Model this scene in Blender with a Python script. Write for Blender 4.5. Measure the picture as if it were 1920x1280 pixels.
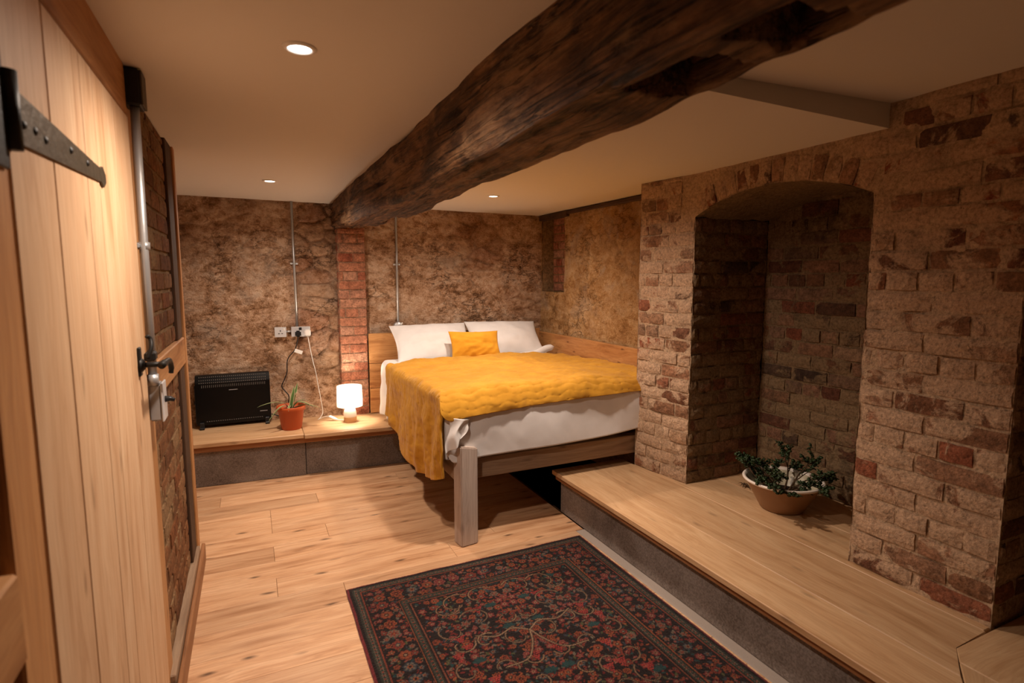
import bpy, bmesh, math, random
import numpy as np
from mathutils import Matrix, Vector, Euler

for o in list(bpy.data.objects): bpy.data.objects.remove(o, do_unlink=True)
SC = bpy.context.scene
COL = SC.collection
random.seed(7); RNG = np.random.default_rng(11)
PI = math.pi

# ------------------------------------------------------------------ camera
CAM_H = 1.5
YAW, PITCH = math.radians(25.094), math.radians(6.4486)
cam_d = bpy.data.cameras.new('camera'); cam = bpy.data.objects.new('camera', cam_d); COL.objects.link(cam)
cam_d.sensor_width = 36.0; cam_d.lens = 1044.0 / 1920.0 * 36.0; cam_d.clip_start = 0.02
cam.location = (0, 0, CAM_H); cam.rotation_euler = (PI/2 - PITCH, 0, -YAW)
cam_d.dof.use_dof = True; cam_d.dof.focus_distance = 3.9; cam_d.dof.aperture_fstop = 3.6
SC.camera = cam
# ------------------------------------------------------------------ world, exposure
w = bpy.data.worlds.new('world'); SC.world = w; w.use_nodes = True
w.node_tree.nodes['Background'].inputs[0].default_value = (1.0, .62, .38, 1)
w.node_tree.nodes['Background'].inputs[1].default_value = 0.0
vs = SC.view_settings
vs.view_transform = 'Standard'; vs.look = 'None'; vs.gamma = 1.0; vs.use_curve_mapping = False
vs.exposure = 0.0
DOWN_POWER = 112.0
DOWN_COL = (1.0, .81, .665)
LAMP_POWER = 12.5
LAMP_COL = (1.0, .82, .64)

# ------------------------------------------------------------------ object helpers
W = {}
def link(o, world=None, parent=None):
    COL.objects.link(o)
    world = Matrix.Identity(4) if world is None else world
    if parent is not None:
        o.parent = parent; o.matrix_parent_inverse = W[parent.name].inverted()
    o.matrix_basis = world; W[o.name] = world.copy()
    return o
def T(x, y, z, rz=0.0, rx=0.0, ry=0.0, s=(1, 1, 1)):
    return Matrix.Translation((x, y, z)) @ Euler((rx, ry, rz), 'XYZ').to_matrix().to_4x4() @ Matrix.Diagonal((*s, 1))
def tag(o, label=None, cat=None, group=None, kind=None):
    if label: o['label'] = label
    if cat: o['category'] = cat
    if group: o['group'] = group
    if kind: o['kind'] = kind
    return o
def empty(name, world, label, cat, group=None, kind=None):
    o = bpy.data.objects.new(name, None); o.empty_display_size = .1
    link(o, world); return tag(o, label, cat, group, kind)
def npmesh(name, V, F, mats, smooth=True, cols=None, mi=None):
    V = np.asarray(V, np.float32).reshape(-1, 3); F = np.asarray(F, np.int32)
    me = bpy.data.meshes.new(name)
    n, k = F.shape
    me.vertices.add(len(V)); me.vertices.foreach_set('co', V.ravel())
    me.loops.add(n * k); me.loops.foreach_set('vertex_index', F.ravel())
    me.polygons.add(n); me.polygons.foreach_set('loop_start', np.arange(0, n * k, k, dtype=np.int32))
    me.update(calc_edges=True)
    if smooth: me.polygons.foreach_set('use_smooth', np.ones(n, bool))
    for m in (mats if isinstance(mats, (list, tuple)) else [mats]): me.materials.append(m)
    if mi is not None: me.polygons.foreach_set('material_index', np.asarray(mi, np.int32))
    if cols is not None:
        a = me.color_attributes.new('Col', 'FLOAT_COLOR', 'POINT')
        c = np.ones((len(V), 4), np.float32); c[:, :3] = cols; a.data.foreach_set('color', c.ravel())
    me.validate(); me.update()
    return me
def pymesh(name, V, F, mats, smooth=False):
    me = bpy.data.meshes.new(name); me.from_pydata([tuple(v) for v in V], [], [tuple(f) for f in F])
    for m in (mats if isinstance(mats, (list, tuple)) else [mats]): me.materials.append(m)
    if smooth: me.polygons.foreach_set('use_smooth', [True] * len(me.polygons))
    me.update(); return me
def gridF(nu, nv, wrap=False, off=0):
    # verts index = j*nu+i ; i<nu, j<nv
    iu = nu if wrap else nu - 1
    i = np.arange(iu); j = np.arange(nv - 1); I, J = np.meshgrid(i, j)
    I2 = (I + 1) % nu
    return np.stack([J*nu+I, J*nu+I2, (J+1)*nu+I2, (J+1)*nu+I], -1).reshape(-1, 4) + off
def obj(name, me, world=None, parent=None):
    return link(bpy.data.objects.new(name, me), world, parent)
def bm_mesh(name, bm, mats, smooth=False):
    me = bpy.data.meshes.new(name); bmesh.ops.recalc_face_normals(bm, faces=bm.faces); bm.to_mesh(me); bm.free()
    for m in (mats if isinstance(mats, (list, tuple)) else [mats]): me.materials.append(m)
    if smooth: me.polygons.foreach_set('use_smooth', [True] * len(me.polygons))
    return me
def box_me(name, sx, sy, sz, mat, bev=.003, seg=1, jit=0.0, base=False):
    bm = bmesh.new(); bmesh.ops.create_cube(bm, size=1)
    for v in bm.verts:
        v.co = Vector((v.co.x*sx, v.co.y*sy, (v.co.z + (.5 if base else 0))*sz))
        if jit: v.co += Vector([random.uniform(-jit, jit) for _ in range(3)])
    if bev: bmesh.ops.bevel(bm, geom=bm.edges[:], offset=bev, segments=seg, affect='EDGES')
    return bm_mesh(name, bm, mat)
def prism_me(name, poly, z0, z1, mat, bev=.003):
    bm = bmesh.new()
    a = [bm.verts.new((x, y, z0)) for x, y in poly]; b = [bm.verts.new((x, y, z1)) for x, y in poly]
    n = len(poly); bm.faces.new(a[::-1]); bm.faces.new(b)
    for i in range(n): bm.faces.new((a[i], a[(i+1) % n], b[(i+1) % n], b[i]))
    if bev: bmesh.ops.bevel(bm, geom=bm.edges[:], offset=bev, segments=1, affect='EDGES')
    return bm_mesh(name, bm, mat)
def lathe_me(name, prof, mat, n=40, close=False):
    P = np.array(prof, float); a = np.linspace(0, 2*PI, n, endpoint=False)
    V = np.stack([np.outer(P[:, 0], np.cos(a)), np.outer(P[:, 0], np.sin(a)), np.repeat(P[:, 1:2], n, 1)], -1).reshape(-1, 3)
    return npmesh(name, V, gridF(n, len(P), wrap=True), mat)
def tube_me(name, pts, r, mat, n=8, cap=True):
    P = np.array(pts, float); m = len(P); R = np.full(m, r) if np.isscalar(r) else np.array(r, float)
    V = []; t = np.gradient(P, axis=0); t /= np.linalg.norm(t, axis=1)[:, None] + 1e-12
    ref = np.array([0, 0, 1.0]) if abs(t[0][2]) < .9 else np.array([1.0, 0, 0])
    u = np.cross(t[0], ref); u /= np.linalg.norm(u)
    for k in range(m):
        u = u - t[k]*(u @ t[k]); u /= np.linalg.norm(u); v = np.cross(t[k], u)
        for i in range(n):
            a = 2*PI*i/n; V.append(P[k] + R[k]*(math.cos(a)*u + math.sin(a)*v))
    F = [tuple(f) for f in gridF(n, m, wrap=True)]
    if cap: F += [tuple(range(n))[::-1], tuple(range((m-1)*n, m*n))]
    return pymesh(name, V, F, mat, True)
def spline(pts, k=8):
    P = np.array(pts, float); Q = np.vstack([2*P[0]-P[1], P, 2*P[-1]-P[-2]]); out = []
    for i in range(1, len(Q)-2):
        for s in np.linspace(0, 1, k, endpoint=False):
            a, b, c, d = Q[i-1], Q[i], Q[i+1], Q[i+2]
            out.append(.5*((2*b)+(-a+c)*s+(2*a-5*b+4*c-d)*s*s+(-a+3*b-3*c+d)*s**3))
    out.append(P[-1]); return np.array(out)
# ------------------------------------------------------------------ numpy noise
_H = RNG.random(65536).astype(np.float32)
def _h(i, j, k): return _H[(i*7349 + j*1931 + k*5413 + (i*j)*17 + (j*k)*29) & 65535]
def vn(x, y, z):
    x, y, z = np.broadcast_arrays(np.asarray(x, float), np.asarray(y, float), np.asarray(z, float))
    xi, yi, zi = np.floor(x).astype(int), np.floor(y).astype(int), np.floor(z).astype(int)
    f = lambda t: t*t*t*(t*(t*6-15)+10)
    u, v, s = f(x-xi), f(y-yi), f(z-zi)
    l = lambda a, b, t: a+(b-a)*t
    c = lambda a, b, d: _h(xi+a, yi+b, zi+d)
    return l(l(l(c(0,0,0), c(1,0,0), u), l(c(0,1,0), c(1,1,0), u), v), l(l(c(0,0,1), c(1,0,1), u), l(c(0,1,1), c(1,1,1), u), v), s)*2-1
def fbm(x, y, z, o=4, g=.5):
    r = 0; a = 1
    for k in range(o):
        r = r + a*vn(x*2**k + 13.7*k, y*2**k + 5.1*k, z*2**k + 9.3*k); a *= g
    return r
def worley(x, y, seed=0):
    """distance to nearest, second nearest and cell id on a jittered unit lattice"""
    xi, yi = np.floor(x).astype(int), np.floor(y).astype(int)
    d1 = np.full(x.shape, 9.0); d2 = np.full(x.shape, 9.0); cid = np.zeros(x.shape)
    for a in (-1, 0, 1):
        for b in (-1, 0, 1):
            cx = xi+a; cy = yi+b
            px = cx + .5 + .8*(_h(cx, cy, seed+3)-.5); py = cy + .5 + .8*(_h(cx, cy, seed+77)-.5)
            d = np.hypot(x-px, y-py); h = _h(cx, cy, seed+501)
            m = d < d1
            d2 = np.where(m, d1, np.minimum(d2, d)); cid = np.where(m, h, cid); d1 = np.where(m, d, d1)
    return d1, d2, cid
sst = lambda a, b, x: np.clip((x-a)/(b-a), 0, 1)**2*(3-2*np.clip((x-a)/(b-a), 0, 1))

# ------------------------------------------------------------------ material helpers
class NT:
    def __init__(s, name):
        s.m = bpy.data.materials.new(name); s.m.use_nodes = True; s.t = s.m.node_tree; s.b = s.t.nodes['Principled BSDF']
    def n(s, ty, ins=None, **at):
        nd = s.t.nodes.new(ty)
        for k, v in at.items(): setattr(nd, k, v)
        for k, v in (ins or {}).items(): s.set(nd, k, v)
        return nd
    def set(s, nd, k, v):
        i = nd.inputs[k]
        if isinstance(v, bpy.types.NodeSocket): s.t.links.new(v, i)
        elif isinstance(v, (tuple, list)) and len(v) == 3 and i.type == 'RGBA': i.default_value = (*v, 1)
        else: i.default_value = v
    def pos(s): return s.n('ShaderNodeNewGeometry').outputs['Position']
    def ob(s): return s.n('ShaderNodeTexCoord').outputs['Object']
    def rnd(s): return s.n('ShaderNodeObjectInfo').outputs['Random']
    def vm(s, op, a, b):
        nd = s.n('ShaderNodeVectorMath', operation=op); s.set(nd, 0, a); s.set(nd, 1, b); return nd.outputs[0]
    def ma(s, op, a, b=0.0, c=0.0, clamp=False):
        nd = s.n('ShaderNodeMath', operation=op, use_clamp=clamp); s.set(nd, 0, a); s.set(nd, 1, b); s.set(nd, 2, c); return nd.outputs[0]
    def sc(s, v, sx, sy, sz): return s.vm('MULTIPLY', v, (sx, sy, sz))
    def rv(s, v):   # shift the pattern per object
        r = s.rnd(); c = s.n('ShaderNodeCombineXYZ', {0: s.ma('MULTIPLY', r, 71.0), 1: s.ma('MULTIPLY', r, 37.0), 2: s.ma('MULTIPLY', r, 53.0)})
        return s.vm('ADD', v, c.outputs[0])
    def noise(s, v, scale, det=4.0, rough=.55, dist=0.0):
        return s.n('ShaderNodeTexNoise', {'Vector': v, 'Scale': scale, 'Detail': det, 'Roughness': rough, 'Distortion': dist}).outputs[0]
    def vor(s, v, scale, feature='F1'):
        return s.n('ShaderNodeTexVoronoi', {'Vector': v, 'Scale': scale}, feature=feature).outputs['Distance']
    def vor2(s, v, scale): return s.n('ShaderNodeTexVoronoi', {'Vector': v, 'Scale': scale}, voronoi_dimensions='2D').outputs['Distance']
    def ramp(s, f, st, interp='LINEAR'):
        nd = s.n('ShaderNodeValToRGB', {'Fac': f}); cr = nd.color_ramp; cr.interpolation = interp
        while len(cr.elements) < len(st): cr.elements.new(.5)
        for e, (p, c) in zip(cr.elements, st):
            e.position = p; e.color = (c, c, c, 1) if np.isscalar(c) else (*c, 1)
        return nd.outputs[0]
    def mix(s, f, a, b, mode='MIX'):
        nd = s.n('ShaderNodeMix', data_type='RGBA', blend_type=mode)
        s.set(nd, 0, f); s.set(nd, 6, a if not (isinstance(a, tuple) and len(a) == 3) else (*a, 1)); s.set(nd, 7, b if not (isinstance(b, tuple) and len(b) == 3) else (*b, 1))
        return nd.outputs[2]
    def bump(s, h, st=.5, dist=.01):
        s.set(s.b, 'Normal', s.n('ShaderNodeBump', {'Height': h, 'Strength': st, 'Distance': dist}).outputs[0])
    def fin(s, col=None, rough=.7, spec=.3, metal=0.0):
        if col is not None: s.set(s.b, 'Base Color', col if not (isinstance(col, tuple) and len(col) == 3) else (*col, 1))
        s.set(s.b, 'Roughness', rough); s.set(s.b, 'Specular IOR Level', spec); s.set(s.b, 'Metallic', metal)
        return s.m
def plain(name, col, rough=.6, spec=.3, metal=0.0, emit=None, es=0.0, bump=0.0, bs=60):
    t = NT(name); m = t.fin(col, rough, spec, metal)
    if emit: t.set(t.b, 'Emission Color', (*emit, 1)); t.set(t.b, 'Emission Strength', es)
    if bump: t.bump(t.noise(t.ob(), bs, 3), bump, .004)
    return m
def wood(name, dark, mid, light, knots=.5, rough=.55, bumpv=.25, knotcol=(.05, .022, .01), var=.25, gs=1.0, spec=.3):
    """board whose local X runs along the grain"""
    t = NT(name); v = t.rv(t.ob())
    wob = t.noise(t.sc(v, .9*gs, 2.5*gs, 2.5*gs), 2.0, 2)
    v2 = t.vm('ADD', v, t.vm('MULTIPLY', t.n('ShaderNodeCombineXYZ', {0: 0.0, 1: wob, 2: wob}).outputs[0], (0, .09, .09)))
    broad = t.noise(t.sc(v2, 1.1*gs, 11*gs, 11*gs), 1.6, 5, .6, .7)
    fine = t.noise(t.sc(v2, 3*gs, 120*gs, 120*gs), 1.0, 3, .6)
    c = t.ramp(broad, [(.24, dark), (.43, mid), (.66, light)])
    c = t.mix(t.ma('MULTIPLY', t.ramp(fine, [(.35, 1.0), (.6, 0.0)]), .35), c, dark)
    # knots: sparse stretched cells, with a dark eye and a drawn-out brown streak
    sx_ = t.n('ShaderNodeSeparateXYZ', {0: v}); v2d = t.n('ShaderNodeCombineXYZ', {0: sx_.outputs[0], 1: t.ma('ADD', sx_.outputs[1], sx_.outputs[2]), 2: 0.0}).outputs[0]
    v2d = t.vm('ADD', v2d, t.sc(t.n('ShaderNodeTexNoise', {'Vector': v, 'Scale': 9.0}).outputs['Color'], .05, .02, 0))
    kd = t.vor2(t.sc(v2d, 2.0*gs, 6.5*gs, 0.0), 1.0)
    eye = t.ma('MULTIPLY', t.ramp(kd, [(.02, 1.0), (.085, 0.0)]), t.ramp(t.noise(v, 2.0, 2), [(.44, 0.0), (.52, 1.0)]))
    kd2 = t.vor2(t.sc(v2d, 1.2*gs, 9.0*gs, 0.0), 1.0)
    streak = t.ramp(kd2, [(.04, 1.0), (.26, 0.0)])
    c = t.mix(t.ma('MULTIPLY', streak, .55*knots), c, dark)
    c = t.mix(t.ma('MULTIPLY', eye, .8*knots), c, knotcol)
    r = t.rnd()
    c = t.mix(1.0, c, t.ramp(r, [(0, 1-var), (.5, 1.0), (1, 1-var*.3)]), 'MULTIPLY')
    t.bump(t.ma('ADD', fine, t.ma('MULTIPLY', broad, .6)), bumpv, .003)
    return t.fin(c, rough, spec)
M = {}
M['ceiling'] = plain('ceiling_plaster', (.70, .655, .60), .9, .1, bump=.05, bs=25)
M['floor_oak'] = wood('oak_floorboard', (.31, .135, .055), (.62, .36, .195), (.70, .445, .262), 1.0, .42, .12, (.045, .018, .008), .22)
M['plat_oak'] = wood('oak_platform_board', (.36, .19, .08), (.57, .35, .185), (.66, .44, .25), .45, .45, .15, var=.15)
M['door_oak'] = wood('pale_oak_door_board', (.46, .25, .125), (.65, .415, .24), (.72, .50, .31), .6, .6, .3, (.16, .075, .03), .14)
M['frame_oak'] = wood('orange_oak_frame', (.28, .11, .035), (.50, .24, .09), (.60, .32, .135), .5, .55, .25, var=.15)
M['head_oak'] = wood('headboard_pine', (.20, .065, .016), (.46, .215, .075), (.54, .28, .105), 1.0, .5, .2, (.10, .03, .01), .1, gs=1.3)
M['post_wood'] = wood('weathered_grey_timber', (.31, .235, .19), (.48, .39, .335), (.55, .465, .405), .35, .75, .4, var=.05)
M['rail_wood'] = wood('brown_grey_rail_timber', (.16, .095, .055), (.31, .20, .125), (.38, .26, .165), .6, .7, .4, var=.1)
M['dark_wood'] = wood('dark_brown_timber', (.03, .016, .009), (.07, .035, .018), (.12, .06, .03), .3, .7, .5)
M['under_wood'] = wood('red_brown_trim', (.20, .08, .03), (.34, .15, .06), (.42, .2, .085), .4, .55, .2)

def m_oldbrick(name, pal, lime, wash, scale=7.0, soot=.4):
    t = NT(name); p = t.pos(); r = t.rnd()
    base = t.ramp(r, [(i/(len(pal)-1), c) for i, c in enumerate(pal)], 'CONSTANT' if False else 'LINEAR')
    n1 = t.noise(p, 26, 5, .65); base = t.mix(1.0, base, t.ramp(n1, [(.3, .55), (.65, 1.15)]), 'MULTIPLY')
    # lime wash left on the faces: patchy, runs over bricks and joints alike
    n2 = t.noise(p, scale, 7, .68, .5); n3 = t.noise(p, 1.7, 3, .5)
    r2 = t.ma('FRACT', t.ma('MULTIPLY', r, 17.31))
    f = t.ma('ADD', t.ma('ADD', n2, t.ma('MULTIPLY', t.ma('SUBTRACT', n3, .5), .7)), t.ma('MULTIPLY', t.ma('SUBTRACT', r2, .5), .34))
    mask = t.ramp(f, [(.535-wash*.22, 0.0), (.60-wash*.22, .92)])
    lc = t.mix(t.noise(p, 40, 4), tuple(.62*x for x in lime), lime)
    c = t.mix(mask, base, lc)
    c = t.mix(1.0, c, t.ramp(t.noise(p, 75, 7, .78), [(.36, .5), (.5, .95), (.64, 1.2)]), 'MULTIPLY')
    # soot and damp stains with their own shape
    s = t.ramp(t.noise(t.vm('ADD', p, (31., 7., 3.)), 3.1, 6, .7, .8), [(.56, 0.0), (.72, soot)])
    c = t.mix(s, c, (.03, .022, .016))
    pits = t.ramp(t.vor(p, 55), [(.06, 1.0), (.14, 0.0)])
    c = t.mix(t.ma('MULTIPLY', pits, t.ramp(t.noise(p, 9), [(.5, 0.0), (.65, .8)])), c, (.04, .025, .015))
    h = t.ma('ADD', t.ma('MULTIPLY', mask, .4), t.ma('ADD', t.noise(p, 60, 6, .7), t.ma('MULTIPLY', n1, .8)))
    t.bump(h, .8, .012)
    return t.fin(c, .9, .15)
PAL = [(.20, .085, .045), (.34, .18, .10), (.17, .06, .035), (.42, .25, .15), (.30, .085, .042), (.40, .24, .15), (.09, .055, .038), (.36, .16, .085), (.44, .28, .17), (.26, .10, .055)]
LIME = (.66, .45, .295)
M['brick'] = m_oldbrick('limewashed_old_brick', PAL, LIME, .52)
M['mortar'] = m_oldbrick('lime_mortar', [(.46, .285, .16), (.56, .365, .215)], (.64, .45, .295), .7)
M['nichebrick'] = m_oldbrick('shaded_niche_brick', [tuple(.7*c for c in q) for q in PAL], (.30, .20, .11), .40, soot=.75)  # shade of the niche put into the colour: darkened copy of the brick palette
M['nichemortar'] = m_oldbrick('shaded_niche_mortar', [(.22, .14, .075), (.27, .18, .10)], (.30, .20, .11), .42, soot=.7)  # mortar darkened likewise for the shade inside the niche
PAL2 = [(.42, .16, .09), (.50, .22, .13), (.36, .115, .065), (.52, .29, .19), (.46, .185, .105)]
M['redbrick'] = m_oldbrick('fresh_red_brick', PAL2, (.50, .28, .18), -.9, soot=.12)
M['redmortar'] = m_oldbrick('pinkish_mortar', [(.34, .19, .12), (.40, .24, .15)], (.42, .28, .19), .3, soot=.2)
PAL3 = [(.20, .085, .035), (.27, .12, .05), (.16, .07, .032), (.30, .155, .07), (.24, .09, .035)]
M['panelbrick'] = m_oldbrick('panel_brick', PAL3, (.36, .22, .11), -.15, soot=.35)
M['panelmortar'] = m_oldbrick('panel_mortar', [(.30, .185, .09), (.36, .235, .12)], (.38, .25, .13), .3, soot=.3)

def m_rubble(name, dark, mid, light, pale, redc):
    t = NT(name); p = t.pos()
    col = t.n('ShaderNodeVertexColor', layer_name='Col').outputs['Color']
    sep = t.n('ShaderNodeSeparateColor', {0: col})
    joint, cid, plas = sep.outputs[0], sep.outputs[1], sep.outputs[2]
    ps = t.sc(p, 1, 1, 1.35)
    n1 = t.noise(ps, 4.2, 10, .70, .25); n2 = t.noise(ps, 15, 9, .74, .3); n3 = t.noise(p, 90, 5, .7)
    f = t.ma('ADD', t.ma('MULTIPLY', n1, .36), t.ma('ADD', t.ma('MULTIPLY', n2, .42), t.ma('MULTIPLY', n3, .22)))
    c = t.ramp(f, [(.385, dark), (.45, mid), (.505, light), (.575, pale)])
    stone = t.ramp(cid, [(0, redc), (.25, mid), (.5, light), (.72, tuple(.8*x for x in mid)), (1, redc)])
    c = t.mix(t.ma('MULTIPLY', t.ma('SUBTRACT', 1.0, plas), .55), c, t.mix(1.0, stone, t.ramp(n2, [(.3, .5), (.65, 1.25)]), 'MULTIPLY'))
    c = t.mix(t.ma('MULTIPLY', joint, .38), c, dark)
    st = t.ramp(t.noise(t.vm('ADD', p, (4., 9., 2.)), 1.5, 5, .6, .5), [(.50, 0.0), (.68, .6)])
    c = t.mix(st, c, t.mix(.5, dark, mid))
    gr = t.ramp(t.noise(t.vm('ADD', p, (14., 3., 8.)), 2.2, 5, .65, .5), [(.54, 0.0), (.66, .5)])
    c = t.mix(gr, c, (.45, .36, .285))
    ck = t.ma('ABSOLUTE', t.ma('SUBTRACT', t.noise(t.sc(p, 1, 1, 1.7), 6.5, 8, .66, .35), .5))
    crack = t.ma('MULTIPLY', t.ramp(ck, [(.0, 1.0), (.022, 0.0)]), t.ramp(t.noise(p, 2.4, 3), [(.44, 0.0), (.60, .7)]))
    c = t.mix(crack, c, tuple(.6*x for x in dark))
    pits = t.ramp(t.vor(p, 22), [(.05, 1.0), (.10, 0.0)])
    c = t.mix(t.ma('MULTIPLY', pits, t.ramp(t.noise(p, 5), [(.5, 0.0), (.6, .9)])), c, (.03, .015, .008))
    t.bump(t.ma('SUBTRACT', t.ma('ADD', t.ma('MULTIPLY', n2, 1.2), t.ma('ADD', t.ma('MULTIPLY', n3, .8), n1)), t.ma('MULTIPLY', crack, .5)), 1.0, .022)
    return t.fin(c, .93, .1)
M['rubble'] = m_rubble('rubble_wall', (.13, .06, .028), (.36, .195, .10), (.60, .38, .24), (.78, .58, .42), (.32, .125, .068))
M['plaster'] = m_rubble('ochre_plaster', (.22, .095, .034), (.44, .235, .09), (.58, .35, .16), (.70, .47, .26), (.30, .13, .06))

def m_concrete():
    t = NT('grey_concrete'); p = t.pos()
    f = t.noise(p, 3.5, 7, .65, .4); g = t.noise(p, 120, 3)
    c = t.ramp(f, [(.35, (.12, .09, .075)), (.55, (.22, .18, .16)), (.7, (.29, .25, .225))])
    c = t.mix(.35, c, t.ramp(g, [(.35, (.12, .10, .085)), (.65, (.42, .37, .33))]))
    t.bump(t.ma('ADD', g, f), .35, .006); return t.fin(c, .9, .15)
M['concrete'] = m_concrete()
M['concrete_pale'] = plain('pale_screed', (.34, .285, .245), .9, .15, bump=.5, bs=160)
def m_beam():
    t = NT('charred_hewn_oak'); p = t.ob(); v = t.sc(p, 9, 1.0, 9)
    a = t.noise(t.sc(p, 13, 1.6, 13), 1.5, 9, .74, .5); b = t.noise(t.sc(p, 90, 5, 90), 1.0, 5, .65); d = t.noise(p, 3.6, 7, .68, .4)
    f = t.ma('ADD', t.ma('MULTIPLY', a, .55), t.ma('MULTIPLY', d, .45))
    c = t.ramp(f, [(.36, (.014, .0075, .004)), (.46, (.09, .04, .018)), (.55, (.25, .12, .05)), (.66, (.46, .27, .135))])
    c = t.mix(t.ma('MULTIPLY', t.ramp(b, [(.35, 1.0), (.55, 0.0)]), .6), c, (.015, .008, .004))
    ck = t.ma('ABSOLUTE', t.ma('SUBTRACT', t.noise(t.sc(p, 16, .8, 16), 1.0, 6, .6, .4), .5))
    crack = t.ramp(ck, [(.0, 1.0), (.02, 0.0)])
    c = t.mix(t.ma('MULTIPLY', crack, .9), c, (.006, .003, .002))
    pt = t.ramp(t.noise(t.sc(p, 5, 1.6, 5), 1.0, 8, .72, .3), [(.51, 0.0), (.62, .75)]); c = t.mix(pt, c, (.40, .235, .12))
    t.bump(t.ma('SUBTRACT', t.ma('ADD', a, t.ma('MULTIPLY', b, .9)), t.ma('MULTIPLY', crack, .8)), 1.0, .02); return t.fin(c, .6, .3)
M['beam'] = m_beam()
M['dim'] = plain('low_bounce_dark_wall', (.11, .075, .048), .95, .1, bump=.4, bs=8)  # for unseen walls, kept dark so they bounce less light onto the pier
M['black'] = plain('black_iron', (.012, .011, .010), .5, .4, .3, bump=.2, bs=90)
M['hinge'] = plain('aged_bronze_iron', (.075, .058, .038), .5, .4, .6, bump=.6, bs=45)
M['galv'] = plain('galvanised_steel', (.46, .47, .48), .4, .5, .6, bump=.1, bs=50)
M['greymetal'] = plain('grey_metal_box', (.40, .40, .41), .45, .5, .5, bump=.1)
M['brushed'] = plain('brushed_steel_plate', (.62, .63, .65), .35, .5, .35)
M['heater'] = plain('black_enamel', (.0035, .0035, .0038), .3, .22)
M['slot'] = plain('vent_slot', (.14, .13, .12), .5, .4)
M['silver'] = plain('silver_print', (.35, .35, .36), .4, .5, .4)
M['blackplastic'] = plain('black_plastic', (.01, .01, .011), .4, .4)
M['whiteplastic'] = plain('white_plastic', (.72, .70, .67), .4, .4)
M['terracotta'] = plain('terracotta_plastic', (.46, .085, .02), .42, .4, bump=.1, bs=20)
M['soil'] = plain('dark_soil', (.02, .012, .008), .95, .1, bump=1.0, bs=80)
M['leaf'] = plain('green_leaf', (.10, .20, .06), .45, .4)
M['leafedge'] = plain('cream_leaf_edge', (.50, .46, .26), .5, .3)
M['jade'] = plain('dark_green_leaf', (.022, .042, .012), .4, .4)
M['stem'] = plain('brown_stem', (.07, .04, .02), .8, .2, bump=.5)
M['bowl_out'] = plain('brown_glazed_clay', (.27, .14, .065), .4, .4, bump=.15, bs=12)
M['bowl_in'] = plain('cream_glaze', (.50, .44, .31), .3, .5)
M['bowl_rim'] = plain('white_rim', (.74, .66, .58), .35, .5)
M['ceramic'] = plain('white_ceramic', (.8, .77, .72), .3, .5)
M['lampwood'] = plain('beech_wood', (.52, .29, .13), .5, .3, bump=.1)
def m_shade():
    t = NT('lit_white_fabric_shade'); out = t.t.nodes['Material Output']
    tr = t.n('ShaderNodeBsdfTranslucent', {'Color': (.85, .8, .72, 1)}); di = t.n('ShaderNodeBsdfDiffuse', {'Color': (.8, .76, .7, 1)})
    mx = t.n('ShaderNodeMixShader', {0: .5, 1: di.outputs[0], 2: tr.outputs[0]})
    em = t.n('ShaderNodeEmission', {'Color': (1, .9, .78, 1), 'Strength': .5})
    ad = t.n('ShaderNodeAddShader', {0: mx.outputs[0], 1: em.outputs[0]}); t.t.links.new(ad.outputs[0], out.inputs[0]); return t.m
M['shade'] = m_shade()
M['lens'] = plain('lit_lens', (1, 1, 1), .5, .1, emit=(1, .93, .84), es=14.0)
M['trimwhite'] = plain('white_enamel_ring', (.75, .73, .70), .35, .4)
def m_cloth(name, c1, c2, rough=.9, bs=350, sheen=.2, bst=.15, ns=9):
    t = NT(name); p = t.ob(); c = t.mix(t.ramp(t.noise(p, ns, 4), [(.35, 0.0), (.65, 1.0)]), c1, c2)
    t.bump(t.noise(p, bs, 2), bst, .002); t.set(t.b, 'Sheen Weight', sheen); return t.fin(c, rough, .15)
M['linen'] = m_cloth('white_cotton', (.70, .68, .67), (.75, .73, .72))
M['quilt'] = m_cloth('mustard_velvet', (.46, .215, .018), (.55, .27, .026), .85, 250, .1, .2)
M['cushion'] = m_cloth('yellow_velvet', (.60, .27, .018), (.70, .34, .026), .85, 300, .1)
def m_rug():
    t = NT('knotted_wool'); c = t.n('ShaderNodeVertexColor', layer_name='Col').outputs['Color']
    t.bump(t.noise(t.ob(), 420, 2), .5, .003); t.set(t.b, 'Sheen Weight', .15); return t.fin(c, .95, .08)
M['rug'] = m_rug()

# ================================================================== THE ROOM
def zc(x): return 2.125 - .015*(x + .3)
def yb(x): return 4.93 - .085*x           # back wall plane
RWX = 2.51                                 # plastered right wall
PX = -.31                                  # left partition face
STEPY = 1.425

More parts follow.
